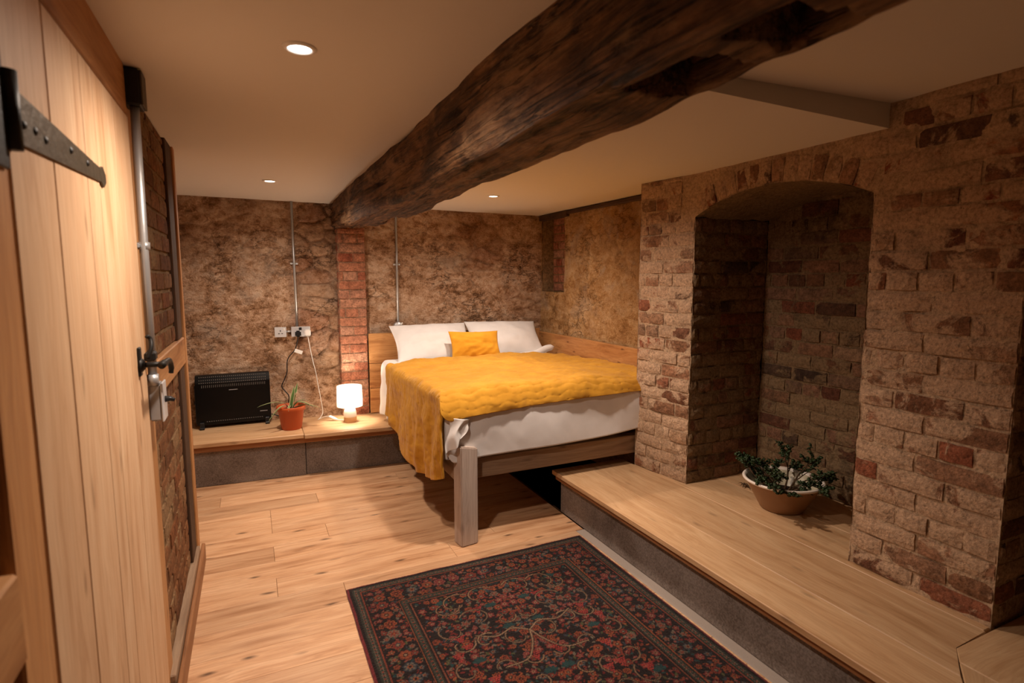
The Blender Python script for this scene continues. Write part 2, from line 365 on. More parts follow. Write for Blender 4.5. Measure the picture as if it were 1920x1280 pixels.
# ---- ceiling (one skin with its step), cut at the step line
def make_ceiling():
    bm = bmesh.new()
    def slab(x0, x1, y0, y1, zf, n=6):
        xs = np.linspace(x0, x1, n)
        lo = [[bm.verts.new((x, y, zf(x))) for x in xs] for y in (y0, y1)]
        hi = [[bm.verts.new((x, y, 2.42)) for x in xs] for y in (y0, y1)]
        for i in range(n-1):
            bm.faces.new((lo[0][i], lo[1][i], lo[1][i+1], lo[0][i+1])); bm.faces.new((hi[0][i], hi[0][i+1], hi[1][i+1], hi[1][i]))
            bm.faces.new((lo[0][i], lo[0][i+1], hi[0][i+1], hi[0][i])); bm.faces.new((lo[1][i], hi[1][i], hi[1][i+1], lo[1][i+1]))
        bm.faces.new((lo[0][0], hi[0][0], hi[1][0], lo[1][0])); bm.faces.new((lo[0][-1], lo[1][-1], hi[1][-1], hi[0][-1]))
    slab(-1.3, 3.5, STEPY, 5.2, zc)
    slab(-1.3, .74, -1.6, STEPY, zc)
    slab(.74, 3.5, -1.6, STEPY, lambda x: 2.150 + .028*(x-1.2))
    o = obj('ceiling', bm_mesh('ceiling', bm, M['ceiling']))
    tag(o, 'smooth cream plaster ceiling with a step beside the beam', 'ceiling', kind='structure')
make_ceiling()

# ---- floor boards
fl = obj('floor', pymesh('floor', [(-1.2, -1.5, -.03), (1.80, -1.5, -.03), (1.80, 5.1, -.03), (-1.2, 5.1, -.03), (-1.2, -1.5, -.06), (1.8, -1.5, -.06), (1.8, 5.1, -.06), (-1.2, 5.1, -.06)],
     [(0, 1, 2, 3), (7, 6, 5, 4), (0, 4, 5, 1), (1, 5, 6, 2), (2, 6, 7, 3), (3, 7, 4, 0)], M['dark_wood']))
tag(fl, 'pale oak plank floor with knots', 'floor', kind='structure')
fl_w = .183; y = -1.3; y_margin = -1.3+fl_w*math.ceil((2.6+1.3)/fl_w)-.001
row = 0; plank_cache = {}
while y < 4.75:
    x = -1.15 - random.uniform(0, .9); x = max(x, -1.15)
    first = True; XE = 1.698 if y < 2.6 else 1.75
    while x < XE:
        L = random.choice([.9, 1.2, 1.5, 1.8]) if not first else random.choice([.6, .9, 1.2, 1.5])
        first = False
        x2 = min(x+L, XE)
        if XE - x2 < .25: x2 = XE
        L2 = round(x2-x, 3)
        if L2 not in plank_cache: plank_cache[L2] = box_me('plank', L2-.0012, fl_w-.0012, .03, M['floor_oak'], .0012)
        obj('plank', plank_cache[L2], T((x+x2)/2, y+fl_w/2, -.015), fl)
        x = x2
    y += fl_w; row += 1
obj('concrete_margin', box_me('concrete_margin', .09, y_margin+1.45, .028, M['concrete_pale'], .002), T(1.7445, (y_margin-1.45)/2, -.0155), fl)

# ---- rubble wall panels: real relief from irregular stones under worn plaster
def rubble_patch(u, z, seed, cw, ch, amp, plasb):
    wx = u/cw + .35*fbm(u*3, z*3, seed, 3); wz = z/ch + .35*fbm(u*3+9, z*3, seed+4, 3)
    d1, d2, cid = worley(wx, wz, seed)
    e = d2-d1
    joint = 1 - sst(.02, .14, e)
    plas = sst(-.25, .35, fbm(u*1.6+3, z*1.6, seed+8, 4) + plasb)
    hh = (sst(.0, .30, e)*(.55+.45*cid))*(1-.72*plas) + plas*.75
    hgt = amp*(hh + .35*fbm(u*9, z*9, seed+2, 4) + .16*fbm(u*34, z*34, seed+6, 3))
    return hgt, joint*(1-.75*plas), cid, plas
def wall_grid(name, P0, P1, z0, zf, res, nrm, mat, seed, cw=.26, ch=.13, amp=.022, plasb=0.0, hole=None):
    P0 = np.array(P0, float); P1 = np.array(P1, float); L = np.linalg.norm(P1-P0)
    nu = int(L/res)+1; nv = int((2.1-z0)/res)+1
    s = np.linspace(0, 1, nu); t = np.linspace(0, 1, nv); S, TT = np.meshgrid(s, t)
    X = P0[0]+(P1[0]-P0[0])*S; Y = P0[1]+(P1[1]-P0[1])*S; Z = z0+(zf(X)+.01-z0)*TT
    h, j, c, p = rubble_patch(S*L, Z, seed, cw, ch, amp, plasb)
    h = h - amp*.6
    V = np.stack([X+nrm[0]*h, Y+nrm[1]*h, Z], -1).reshape(-1, 3)
    F = gridF(nu, nv)
    if hole is not None:
        cen = V[F].mean(1); F = F[~hole(cen)]
    # the wall's back skin, so that it has thickness
    n0 = len(V); b = np.array([[P0[0]-nrm[0]*.2, P0[1]-nrm[1]*.2, z0], [P1[0]-nrm[0]*.2, P1[1]-nrm[1]*.2, z0], [P1[0]-nrm[0]*.2, P1[1]-nrm[1]*.2, 2.2], [P0[0]-nrm[0]*.2, P0[1]-nrm[1]*.2, 2.2]])
    cols = np.stack([j, c, p], -1).reshape(-1, 3)
    if hole is None:
        V = np.vstack([V, b]); F = np.vstack([F, [[n0+3, n0+2, n0+1, n0]]]); cols = np.vstack([cols, np.zeros((4, 3))])
    return obj(name, npmesh(name, V, F, mat, cols=cols))
wb = wall_grid('wall_back', (-1.25, yb(-1.25)), (2.72, yb(2.72)), 0.0, zc, .0085, (-.0847, -.9964), M['rubble'], 5, plasb=.42, amp=.020)
tag(wb, 'rough rubble stone back wall with worn brown plaster', 'wall', kind='structure')
SL_Y0, SL_Y1, SL_Z0 = 4.27, 4.69, 1.385
hole = lambda c: (c[:, 1] > SL_Y0) & (c[:, 1] < SL_Y1) & (c[:, 2] > SL_Z0)
wr = wall_grid('wall_right', (RWX, 2.7), (RWX, 4.85), 0.0, zc, .0085, (-1, 0), M['plaster'], 31, .3, .2, .014, .75, hole=hole)
tag(wr, 'ochre plastered right wall with a tall narrow recess', 'wall', kind='structure')

# ---- bricks
def brick_mesh(i, mat, name='brick'):
    r = random.Random(100+i)
    nx, nz = 5, 4; V = []; F = []
    for j in range(nz):
        for k in range(nx):
            x = -.5+k/(nx-1); z = -.5+j/(nz-1)
            ex = 1 if k in (0, nx-1) else 0; ez = 1 if j in (0, nz-1) else 0
            yv = -.02+r.uniform(-.025, .025) + (.05+r.uniform(0, .06) if ex or ez else 0) + (.05 if ex and ez else 0)
            V.append((x*(1-.012*r.random()*ex) + r.uniform(-.012, .012), yv, z*(1-.06*r.random()*ez) + r.uniform(-.02, .02)))
    for j in range(nz-1):
        for k in range(nx-1):
            a = j*nx+k; F.append((a, a+1, a+nx+1, a+nx))
    rim = [k for k in range(nx)] + [j*nx+nx-1 for j in range(1, nz)] + [(nz-1)*nx+k for k in range(nx-2, -1, -1)] + [j*nx for j in range(nz-2, 0, -1)]
    b0 = len(V)
    for q in rim: V.append((V[q][0], .9, V[q][2]))
    n = len(rim)
    for q in range(n): F.append((rim[(q+1) % n], rim[q], b0+q, b0+(q+1) % n))
    return pymesh(name, V, F, mat, False)
BM = {}
def brick(mk, parent, x, y, z, L, H, rz, D=.06, tilt=0.0):
    """x,y,z = centre of the face; local -Y looks out of the wall"""
    key = (mk, random.randrange(8))
    if key not in BM: BM[key] = brick_mesh(key[1], M[mk])
    return obj('brick', BM[key], T(x, y, z, rz, 0, tilt, (L, D, H)), parent)
def brick_field(mk, parent, O, rz, length, z0, z1, course=.078, BL=.225, ok=None, joint=.010, proud=.0055, irr=.0025, pat='eng', D=.06, tl=.008, xoff=None, start=0):
    """O = start point (x,y); local +X along (cos rz, sin rz); outward = local -Y"""
    cx, sx = math.cos(rz), math.sin(rz); ox, oy = sx, -cx     # outward
    z = z0; k = start
    while z < z1-.02:
        h = min(course, z1-z)
        if z1-(z+h) < .03: h = z1-z
        hdr = pat == 'eng' and (k % 4 == 3)
        step = (BL/2+.0) if hdr else BL
        u = -(step/2 if k % 2 else 0) + random.uniform(-.02, .02) - (.0 if pat == 'eng' else 0)
        while u < length-.012:
            a = max(u, 0.0); b = min(u+step*random.uniform(.97, 1.03), length)
            if b > length-.05: b = length
            if b-a > .035 or (a == 0 and b > .02):
                zz = z+h/2; um = (a+b)/2
                if ok is None or ok(um, zz, b-a, h):
                    pr = proud+random.uniform(-irr, irr); dx = xoff(um, zz) if xoff else 0.0
                    brick(mk, parent, O[0]+cx*um+ox*(pr+dx), O[1]+sx*um+oy*(pr+dx), zz+random.uniform(-.002, .002), b-a-joint, h-joint, rz, D=D, tilt=random.uniform(-tl, tl))
            u = b if b < length else length
        z += h; k += 1

# ---- recess in the right wall with its brick back
SD = .125
def recess():
    x0, x1 = RWX+.006, RWX+SD; y0, y1, z0, z1 = SL_Y0, SL_Y1, SL_Z0, 2.12
    V = [(x0, y0, z0), (x0, y1, z0), (x0, y1, z1), (x0, y0, z1), (x1, y0, z0), (x1, y1, z0), (x1, y1, z1), (x1, y0, z1)]
    me = pymesh('recess_lining', V, [(0, 4, 5, 1), (1, 5, 6, 2), (4, 7, 6, 5), (0, 3, 7, 4)], [M['panelmortar']])
    r = obj('recess_lining', me, None, wr)
    brick_field('redbrick', wr, (x1-.004, y1), -PI/2, y1-y0, z0, 2.08, course=.076, BL=.20)
    lin = obj('recess_lintel', box_me('recess_lintel', .05, .5, .05, M['dark_wood'], .004, jit=.003), T(RWX-.012, 4.44, 2.055), wr)
recess()
# dark timber plate along the top of the plastered wall
obj('wall_plate', box_me('wall_plate', 1.36, .03, .034, M['dark_wood'], .006, jit=.005), T(RWX-.012, 3.56, 2.062, PI/2), wr)

# ---- chimney breast with arched niche
def fx(y): return 2.30 - .055*max(0.0, (y-2.47))/.41
CH_Y0, CH_Y1 = .945, 2.885
N_Y0, N_Y1, N_X = 1.465, 2.465, 2.88
PL_Z = .28
SPR, CROWN = 1.845, 1.952
def arch_z(y):
    c = (N_Y0+N_Y1)/2; hw = (N_Y1-N_Y0)/2; rise = CROWN-SPR
    R = (hw*hw+rise*rise)/(2*rise); d = np.clip(np.abs(np.asarray(y, float)-c), 0, hw)
    return np.sqrt(R*R-d*d)-(R-rise)+SPR
def zc2(y):   # ceiling height over the chimney face
    return np.where(np.asarray(y) < STEPY, 2.150+.028*1.1, zc(2.3))
def chimney():
    Vs, Fs, off, mi = [], [], 0, []
    def patch(U, Vv, fn, m=0, flip=False):
        nonlocal off
        u = np.linspace(0, 1, U); v = np.linspace(0, 1, Vv); A, B = np.meshgrid(u, v)
        P = fn(A, B); F = gridF(U, Vv, off=off)
        if flip: F = F[:, ::-1]
        Vs.append(P.reshape(-1, 3)); Fs.append(F); mi.extend([m]*len(F)); off += U*Vv
    vfx = np.vectorize(fx)
    rough = lambda y, z: .005*fbm(y*14, z*14, 2.2, 4) - .003
    def face(ya, yb_, zlo, zhi):
        def fn(A, B):
            Y = ya+(yb_-ya)*A; lo = zlo(Y); hi = zhi(Y); Z = lo+(hi-lo)*B
            return np.stack([vfx(Y)-rough(Y, Z), Y, Z], -1)
        return fn
    c = lambda k: (lambda Y: np.full_like(Y, k))
    patch(46, 170, face(N_Y1, CH_Y1, c(PL_Z-.02), c(2.1)), flip=True)
    patch(56, 190, face(CH_Y0, N_Y0, c(PL_Z-.02), c(2.2)), flip=True)
    patch(110, 26, face(N_Y0, N_Y1, arch_z, c(2.2)), flip=True)
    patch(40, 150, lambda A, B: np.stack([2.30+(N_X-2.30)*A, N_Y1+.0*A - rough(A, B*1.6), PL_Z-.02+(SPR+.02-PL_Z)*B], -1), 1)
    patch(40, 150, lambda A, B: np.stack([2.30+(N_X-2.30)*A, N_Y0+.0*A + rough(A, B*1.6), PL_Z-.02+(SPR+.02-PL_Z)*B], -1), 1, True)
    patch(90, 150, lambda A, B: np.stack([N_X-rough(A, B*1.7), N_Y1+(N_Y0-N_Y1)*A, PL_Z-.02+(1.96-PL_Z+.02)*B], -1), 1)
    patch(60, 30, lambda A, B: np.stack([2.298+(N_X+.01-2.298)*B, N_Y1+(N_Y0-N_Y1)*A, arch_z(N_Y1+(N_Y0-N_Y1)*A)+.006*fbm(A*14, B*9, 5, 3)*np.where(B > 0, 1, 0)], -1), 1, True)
    patch(70, 170, lambda A, B: np.stack([2.30+1.1*A, CH_Y0-rough(A, B*1.7)*.0+0*A, PL_Z-.02+(2.2-PL_Z)*B], -1), 0)
    patch(8, 20, lambda A, B: np.stack([fx(CH_Y1)+.45*A, CH_Y1+0*A, -.02+2.12*B], -1), 0, True)
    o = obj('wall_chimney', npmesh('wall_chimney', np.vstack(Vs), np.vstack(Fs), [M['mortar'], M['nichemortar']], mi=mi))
    tag(o, 'limewashed brick chimney breast with a deep arched niche', 'wall', kind='structure')
    top_l = 2.087
    # left pier of the niche
    L = CH_Y1-N_Y1; rz = -PI/2
    sk = math.atan(.055/.41); Ls = L/math.cos(sk)
    brick_field('brick', o, (fx(CH_Y1), CH_Y1), rz+sk, Ls, PL_Z, SPR-.02, BL=.215)
    brick_field('brick', o, (fx(CH_Y1), CH_Y1), rz+sk, Ls-.10, SPR-.02, 2.09, BL=.215)
    # right pier
    brick_field('brick', o, (2.30, N_Y0), rz, N_Y0-CH_Y0, PL_Z, SPR-.02, BL=.24)
    # spandrel courses above the springing
    def ok(u, z, L, h):
        yc = N_Y1-u
        if z+h/2 > float(zc2(yc))+.02: return False
        if N_Y0-.13 < yc < N_Y1+.13 and z-h/2 < float(arch_z(yc)) + (.10 if N_Y0-.02 < yc < N_Y1+.02 else .04): return False
        return True
    brick_field('brick', o, (2.30, N_Y1), rz, N_Y1-CH_Y0, SPR-.02, 2.19, ok=ok, BL=.23)
    # ring of arch bricks
    n = 14; c0 = (N_Y0+N_Y1)/2
    for i in range(n):
        yy = N_Y0+(N_Y1-N_Y0)*(i+.5)/n; z = float(arch_z(yy)); sl = (float(arch_z(yy+.01))-float(arch_z(yy-.01)))/.02
        a = math.atan(sl)
        top = min(.115, float(zc2(yy))-z+.03)
        brick('brick', o, 2.296+random.uniform(-.003, .003), yy-math.sin(a)*top/2*-1*0, z+top/2+.004, (N_Y1-N_Y0)/n-.008, top-.006, rz, tilt=a)
    # niche: far jamb, back, end return
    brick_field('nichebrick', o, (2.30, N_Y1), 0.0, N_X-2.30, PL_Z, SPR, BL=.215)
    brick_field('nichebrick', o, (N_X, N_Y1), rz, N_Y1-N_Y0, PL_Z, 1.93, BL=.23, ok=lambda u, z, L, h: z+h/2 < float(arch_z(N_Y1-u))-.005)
    brick_field('brick', o, (2.30, CH_Y0), 0.0, .62, PL_Z, 2.17, BL=.225)
    return o
chim = chimney()

# ---- closing walls around and behind the viewpoint
def slab(name, x0, x1, y0, y1, z0, z1, mat, label):
    o = obj(name, box_me(name, x1-x0, y1-y0, z1-z0, mat, 0), T((x0+x1)/2, (y0+y1)/2, (z0+z1)/2))
    return tag(o, label, 'wall', kind='structure')
slab('wall_near', -1.3, 3.5, -1.7, -1.5, -.06, 2.3, M['dim'], 'unseen wall behind the viewpoint, coloured dark to cut bounced light')
slab('wall_far_right', 3.35, 3.5, -1.5, .94, -.06, 2.3, M['dim'], 'unseen wall past the right pier, coloured dark to cut bounced light')
slab('wall_far_left', -1.4, -1.25, 3.1, 5.1, -.06, 2.3, M['mortar'], 'wall beyond the end of the timber partition')

# ================================================================== LEFT PARTITION
part = obj('wall_left', box_me('wall_left', .05, 4.7, 2.16, M['panelmortar'], 0), T(PX-.045, .88, 1.08))
tag(part, 'timber framed partition with brick infill panels', 'wall', kind='structure')
def timber(name, parent, y0, y1, z0, z1, mat, x=PX, th=.05, vertical=False, bev=.004, jit=.0015, out=0.0):
    L = (z1-z0) if vertical else (y1-y0); Wd = (y1-y0) if vertical else (z1-z0)
    me = box_me(name, L, th, Wd, M[mat], bev, jit=jit)
    cx = x-th/2+out
    if vertical: Mx = Matrix.Translation((cx, (y0+y1)/2, (z0+z1)/2)) @ Matrix(((0, 1, 0, 0), (0, 0, 1, 0), (1, 0, 0, 0), (0, 0, 0, 1)))
    else: Mx = Matrix.Translation((cx, (y0+y1)/2, (z0+z1)/2)) @ Matrix(((0, 1, 0, 0), (1, 0, 0, 0), (0, 0, -1, 0), (0, 0, 0, 1)))
    return obj(name, me, Mx, parent)
# frame timbers
timber('head_rail', part, .60, 2.04, 1.985, 2.13, 'frame_oak', out=.004)
timber('door_post', part, .925, 1.0475, 0, 1.985, 'frame_oak', vertical=True, out=.0045)
timber('door_post', part, 2.036, 2.21, 0, 2.13, 'frame_oak', vertical=True, out=-.006)
timber('mid_rail', part, .2, .915, .985, 1.112, 'frame_oak', out=.012)
timber('mid_rail', part, 2.21, 3.17, 1.085, 1.212, 'frame_oak', out=.004)
timber('end_post', part, 2.99, 3.175, 1.212, 2.13, 'dark_wood', vertical=True, out=-.004)  # face darker brown than the other frame timbers
timber('end_post', part, 2.99, 3.175, .12, 1.085, 'dark_wood', vertical=True, out=-.004)
timber('end_trim', part, 3.175, 3.255, 0, 2.13, 'frame_oak', vertical=True, th=.12, out=.005)
timber('sole_plate', part, 2.13, 3.18, .0, .125, 'rail_wood', out=.012)
bb = timber('baseboard_left', None, 2.11, 3.262, 0, .10, 'under_wood', x=PX+.028, th=.016)
tag(bb, 'narrow wooden skirting at the foot of the left partition', 'skirting', kind='structure')
brick_field('panelbrick', part, (PX-.012, 2.21), PI/2, .78, 1.212, 2.12, course=.079, BL=.22, proud=-.001, irr=.0012, pat='str', joint=.016, D=.02, tl=.003)
brick_field('panelbrick', part, (PX-.012, 2.21), PI/2, .78, .125, 1.085, course=.079, BL=.22, proud=-.001, irr=.0012, pat='str', joint=.016, D=.02, tl=.003)
brick_field('panelbrick', part, (PX-.012, .35), PI/2, .565, 1.112, 1.98, course=.079, BL=.22, proud=-.001, irr=.0012, pat='str', joint=.016, D=.02, tl=.003)
brick_field('panelbrick', part, (PX-.012, .35), PI/2, .565, .02, .985, course=.079, BL=.22, proud=-.001, irr=.0012, pat='str', joint=.016, D=.02, tl=.003)

# ---- plank door
door = empty('door_1', T(PX, 1.575, 0), 'pale oak plank door with iron strap hinge and lever latch', 'door', kind='structure')
edges = [1.05, 1.26, 1.49, 1.60, 1.81, 2.03]
for a, b in zip(edges, edges[1:]):
    timber('plank', door, a+.0012, b-.0012, .012, 1.975, 'door_oak', th=.035, vertical=True, bev=.003, jit=.0, out=.006+random.uniform(-.001, .001))
# strap hinge
def strap(name, y0, z0):
    poly = [(0, .040), (.54, .014), (.565, .022), (.59, .006), (.59, -.012), (.565, -.026), (.54, -.016), (0, -.040)]
    V = [(.0, y, z) for y, z in poly]+[(.005, y, z) for y, z in poly]; n = len(poly)
    F = [tuple(range(n))[::-1], tuple(range(n, 2*n))]+[(i, (i+1) % n, n+(i+1) % n, n+i) for i in range(n)]
    h = obj(name, pymesh(name, V, F, M['hinge']), T(PX+.0065, y0, z0), door)
    for yy in (.05, .10, .15, .30, .42):
        obj('nail', lathe_me('nail', [(.0, .003), (.005, .002), (.007, 0)], M['black'], 10), T(PX+.0125, y0+yy, z0+random.uniform(-.008, .008), 0, 0, PI/2), h)
    kn = obj('hinge_knuckle', tube_me('hinge_knuckle', [(0, 0, -.055), (0, 0, .055)], .013, M['black'], 12), T(PX+.012, y0-.006, z0), h)
    obj('hinge_plate', box_me('hinge_plate', .006, .055, .17, M['black'], .002), T(PX+.008, y0-.045, z0), h)
strap('strap_hinge', 1.055, 1.738); strap('strap_hinge', 1.055, .32)
# lever latch
lt = obj('latch', box_me('latch', .008, .03, .085, M['black'], .003), T(PX+.010, 1.905, 1.26), door)
obj('rose', lathe_me('rose', [(.0, .012), (.012, .011), (.02, .004), (.021, 0)], M['black'], 20), T(PX+.012, 1.905, 1.25, 0, 0, PI/2), lt)
obj('spindle', tube_me('spindle', [(0, 0, 0), (.06, 0, 0)], .008, M['black'], 10), T(PX+.012, 1.905, 1.25), lt)
obj('lever', tube_me('lever', spline([(.055, -.03, .0), (.06, 0, .004), (.062, .05, .004), (.062, .09, -.004), (.062, .115, -.028), (.06, .118, -.045)], 6), [.011]*6+[.008]*20+[.007]*5, M['black'], 10), T(PX+.012, 1.905, 1.25), lt)
obj('thumb_ring', tube_me('thumb_ring', spline([(.02, -.02, .02), (.03, -.012, .05), (.028, .0, .075), (.02, -.006, .085)], 6), .006, M['black'], 8), T(PX+.012, 1.905, 1.25), lt)
obj('keep', box_me('keep', .03, .05, .03, M['black'], .006), T(PX+.022, 2.02, 1.262), lt)

# ---- conduit and boxes on the partition
cd = empty('conduit', T(PX+.02, 2.05, 1.165), 'thick galvanised conduit running up the door post between two boxes', 'conduit')
obj('pipe', tube_me('pipe', [(0, 0, 0), (0, .008, .45), (0, .028, .90)], .0125, M['galv'], 14), T(PX+.019, 2.05, 1.165), cd)
cl = obj('saddle_clip', tube_me('saddle_clip', [(0, 0, -.011), (0, 0, .011)], .0165, M['galv'], 14), T(PX+.019, 2.062, 1.60), cd)
obj('clip_base', box_me('clip_base', .012, .055, .016, M['galv'], .003), T(PX+.004, 2.062, 1.60), cl)
obj('coupler', tube_me('coupler', [(0, 0, 0), (0, 0, .035)], .016, M['galv'], 14), T(PX+.019, 2.05, 1.165), cd)
jb = empty('junction_box', T(PX+.02, 2.235, 2.02), 'dark metal junction box at ceiling end of the left conduit', 'electrical box')
obj('case', box_me('case', .046, .085, .105, M['black'], .005), T(PX+.018, 2.085, 2.068), jb)
obj('lid', box_me('lid', .006, .078, .10, M['hinge'], .002), T(PX+.043, 2.085, 2.068), jb)
obj('cable_gland', tube_me('cable_gland', [(0, 0, 0), (0, .03, 0)], .012, M['blackplastic'], 10), T(PX+.02, 2.128, 2.07), jb)
sb = empty('switch_box', T(PX+.02, 2.19, 1.0), 'small grey metal switch box under the left conduit', 'light switch')
obj('back_box', box_me('back_box', .036, .078, .118, M['greymetal'], .005, 2), T(PX+.020, 2.085, 1.108), sb)
obj('face_plate', box_me('face_plate', .006, .088, .124, M['brushed'], .002), T(PX+.040, 2.085, 1.108), sb)
obj('toggle', tube_me('toggle', [(0, 0, 0), (.016, 0, 0), (.028, 0, -.006)], [.011, .008, .006], M['blackplastic'], 10), T(PX+.042, 2.085, 1.112), sb)

# ================================================================== BEAM
def make_beam():
    nl = 420; ys = np.linspace(-.9, 4.87, nl)
    # perimeter of a rounded rectangle
    x0, x1, z0, z1 = .63, .885, 1.865, 2.26; r = .022; per = []
    def arc(cx, cz, a0, a1, n=6): return [(cx+r*math.cos(a), cz+r*math.sin(a)) for a in np.linspace(a0, a1, n)]
    def seg(a, b, n): return [(a[0]+(b[0]-a[0])*k/n, a[1]+(b[1]-a[1])*k/n) for k in range(1, n)]
    c = [arc(x0+r, z0+r, PI, 1.5*PI), arc(x1-r, z0+r, 1.5*PI, 2*PI), arc(x1-r, z1-r, 0, .5*PI), arc(x0+r, z1-r, .5*PI, PI)]
    nseg = [26, 34, 26, 34]
    for k in range(4): per += c[k]+seg(c[k][-1], c[(k+1) % 4][0], nseg[k])
    per = np.array(per); n = len(per); mid = per.mean(0)
    nr = np.zeros_like(per)
    for k in range(n):
        d = per[(k+1) % n]-per[k-1]; nr[k] = (d[1], -d[0]); nr[k] /= np.linalg.norm(nr[k])
    Y = np.repeat(ys, n).reshape(nl, n); X = np.tile(per[:, 0], (nl, 1)); Z = np.tile(per[:, 1], (nl, 1))
    d = .0065*fbm(X*9, Y*2.6, Z*9, 4) + .007*fbm(X*38, Y*4.5, Z*38, 3) + .005*fbm(X*2+5, Y*2.2, Z*2, 2)
    cr = fbm(X*26+9, Y*1.6, Z*26+3, 2); d -= .012*sst(.25, .75, cr)
    NX = np.tile(nr[:, 0], (nl, 1)); NZ = np.tile(nr[:, 1], (nl, 1))
    # gentle bow and sag of the trunk
    bowx = .006*np.sin(Y*1.15+.6) + .003*np.sin(Y*3.1); bowz = .012*np.sin(Y*.9+1.5)
    X2 = X+NX*d+bowx; Z2 = Z+NZ*d+bowz
    # waney right arris rises and falls
    wr_ = sst(.80, .885, X)*sst(1.98, 1.88, Z)
    Z2 += wr_*(.008+.009*fbm(Y*2.7, 3.3, 1.1, 4)); X2 -= wr_*.012*fbm(Y*2.1, 8.3, 4.1, 3)
    # far end: underside dressed up towards the pier
    Z2 += sst(2.05, 1.86, Z)*(.05*sst(3.6, 4.7, Y))
    # two old mortices cut up into the underside
    def cut(ya, yb_, xa, xb, dep):
        m = sst(ya-.015, ya+.015, Y)*(1-sst(yb_-.015, yb_+.015, Y))*sst(xa-.012, xa+.012, X)*(1-sst(xb-.012, xb+.012, X))*(1-sst(1.90, 1.94, Z))
        return m*dep
    Z2 += cut(.78, .96, .70, .86, .10)+cut(.58, .68, .68, .85, .10)+cut(3.35, 3.75, .80, .93, .03)
    V = np.stack([X2, Y, Z2], -1).reshape(-1, 3)
    F = gridF(n, nl, wrap=True)
    me = npmesh('ceiling_beam', V, F, M['beam'])
    o = obj('ceiling_beam', me)
    tag(o, 'massive dark hewn oak beam running under the ceiling', 'beam')
    # end grain block on the pier
    return o
make_beam()

# ---- red brick pier that carries the beam
pf = 4.80
pier = obj('brick_pier', box_me('brick_pier', .222, .20, 1.60, M['redmortar'], .004), T(.776, pf+.108, .325+.80))
tag(pier, 'narrow red brick pier standing under the beam end', 'pier')
brick_field('redbrick', pier, (.664, pf+.004), 0, .224, .335, 1.925, course=.0765, BL=.224, proud=.004, irr=.0015, pat='eng', joint=.008)
brick_field('redbrick', pier, (.662, pf+.16), -PI/2, .155, .335, 1.925, course=.0765, BL=.155, proud=.001, irr=.001, pat='str', joint=.009)
brick_field('redbrick', pier, (.890, pf+.004), PI/2, .10, .335, 1.925, course=.0765, BL=.11, proud=.001, irr=.001, pat='str', joint=.009)

# ================================================================== PLATFORMS
BZ = .34
bp = empty('back_platform', T(.3, 4.6, 0), 'raised oak topped step along the back wall', 'platform')
def fy(x): return 4.392-.065*(x+.43)
def board_poly(name, parent, poly, z0, z1, mat, along=0.0):
    """prism whose local X follows the grain direction `along`"""
    cx = sum(p[0] for p in poly)/len(poly); cy = sum(p[1] for p in poly)/len(poly)
    c, s = math.cos(-along), math.sin(-along)
    loc = [((x-cx)*c-(y-cy)*s, (x-cx)*s+(y-cy)*c) for x, y in poly]
    return obj(name, prism_me(name, loc, 0, z1-z0, M[mat], .003), T(cx, cy, z0, along), parent)
sl = math.atan(-.065)
xm = .315
for xa, xb_, df in ((-1.2, xm-.001, 0.0), (xm+.001, 1.75, -.022)):
    board_poly('plank', bp, [(xa, fy(xa)+df), (xb_, fy(xb_)+df), (xb_, fy(xb_)+.27), (xa, fy(xa)+.27)], BZ-.03, BZ, 'plat_oak', sl)
    board_poly('plank', bp, [(xa, fy(xa)+.2715), (xb_, fy(xb_)+.2715), (xb_, yb(xb_)-.004), (xa, yb(xa)-.004)], BZ-.03, BZ-.0005, 'plat_oak', sl)
board_poly('nosing_trim', bp, [(-1.2, fy(-1.2)+.035), (1.75, fy(1.75)+.035), (1.75, fy(1.75)+.07), (-1.2, fy(-1.2)+.07)], BZ-.075, BZ-.03, 'under_wood', sl)
for xa, xb_, df in ((-1.2, xm+.01, .0), (xm+.014, 1.73, .012)):
    board_poly('riser_block', bp, [(xa, fy(xa)+.08+df), (xb_, fy(xb_)+.08+df), (xb_, yb(xb_)-.004), (xa, yb(xa)-.004)], 0, BZ-.075, 'concrete', sl)

rp = empty('side_platform', T(2.0, 1.9, 0), 'raised oak step along the brick chimney wall', 'platform')
EX = 1.70; j1, j2, j3 = 1.93, 2.262, 2.56; FE = 2.875
HP = PI/2
board_poly('plank', rp, [(EX, .70), (j1-.001, .85), (j1-.001, FE+.15), (EX, FE+.15)], PL_Z-.028, PL_Z, 'plat_oak', HP)
board_poly('plank', rp, [(j1+.001, .852), (2.07, .94), (j2-.001, .94), (j2-.001, FE), (2.238, FE), (2.238, FE+.15), (j1+.001, FE+.15)], PL_Z-.028, PL_Z, 'plat_oak', HP)
board_poly('plank', rp, [(j2+.001, .947), (j3-.001, .947), (j3-.001, FE), (j2+.001, FE)], PL_Z-.028, PL_Z-.0003, 'plat_oak', HP)
board_poly('plank', rp, [(j3+.001, 1.40), (N_X+.02, 1.40), (N_X+.02, 2.50), (j3+.001, 2.50)], PL_Z-.028, PL_Z-.0006, 'plat_oak', HP)
board_poly('plank', rp, [(EX, .697), (EX, -1.49), (2.0, -1.49), (2.0, .892)], PL_Z-.028, PL_Z, 'plat_oak', .5)
board_poly('plank', rp, [(2.002, .893), (2.002, .55), (3.34, .55), (3.34, .937), (2.07, .937)], PL_Z-.028, PL_Z, 'plat_oak', 0)
board_poly('plank', rp, [(2.002, .548), (2.002, -1.49), (3.34, -1.49), (3.34, .548)], PL_Z-.028, PL_Z, 'plat_oak', 0)
board_poly('nosing_trim', rp, [(EX+.02, -1.49), (EX+.052, -1.49), (EX+.052, FE+.14), (EX+.02, FE+.14)], PL_Z-.062, PL_Z-.028, 'under_wood', HP)
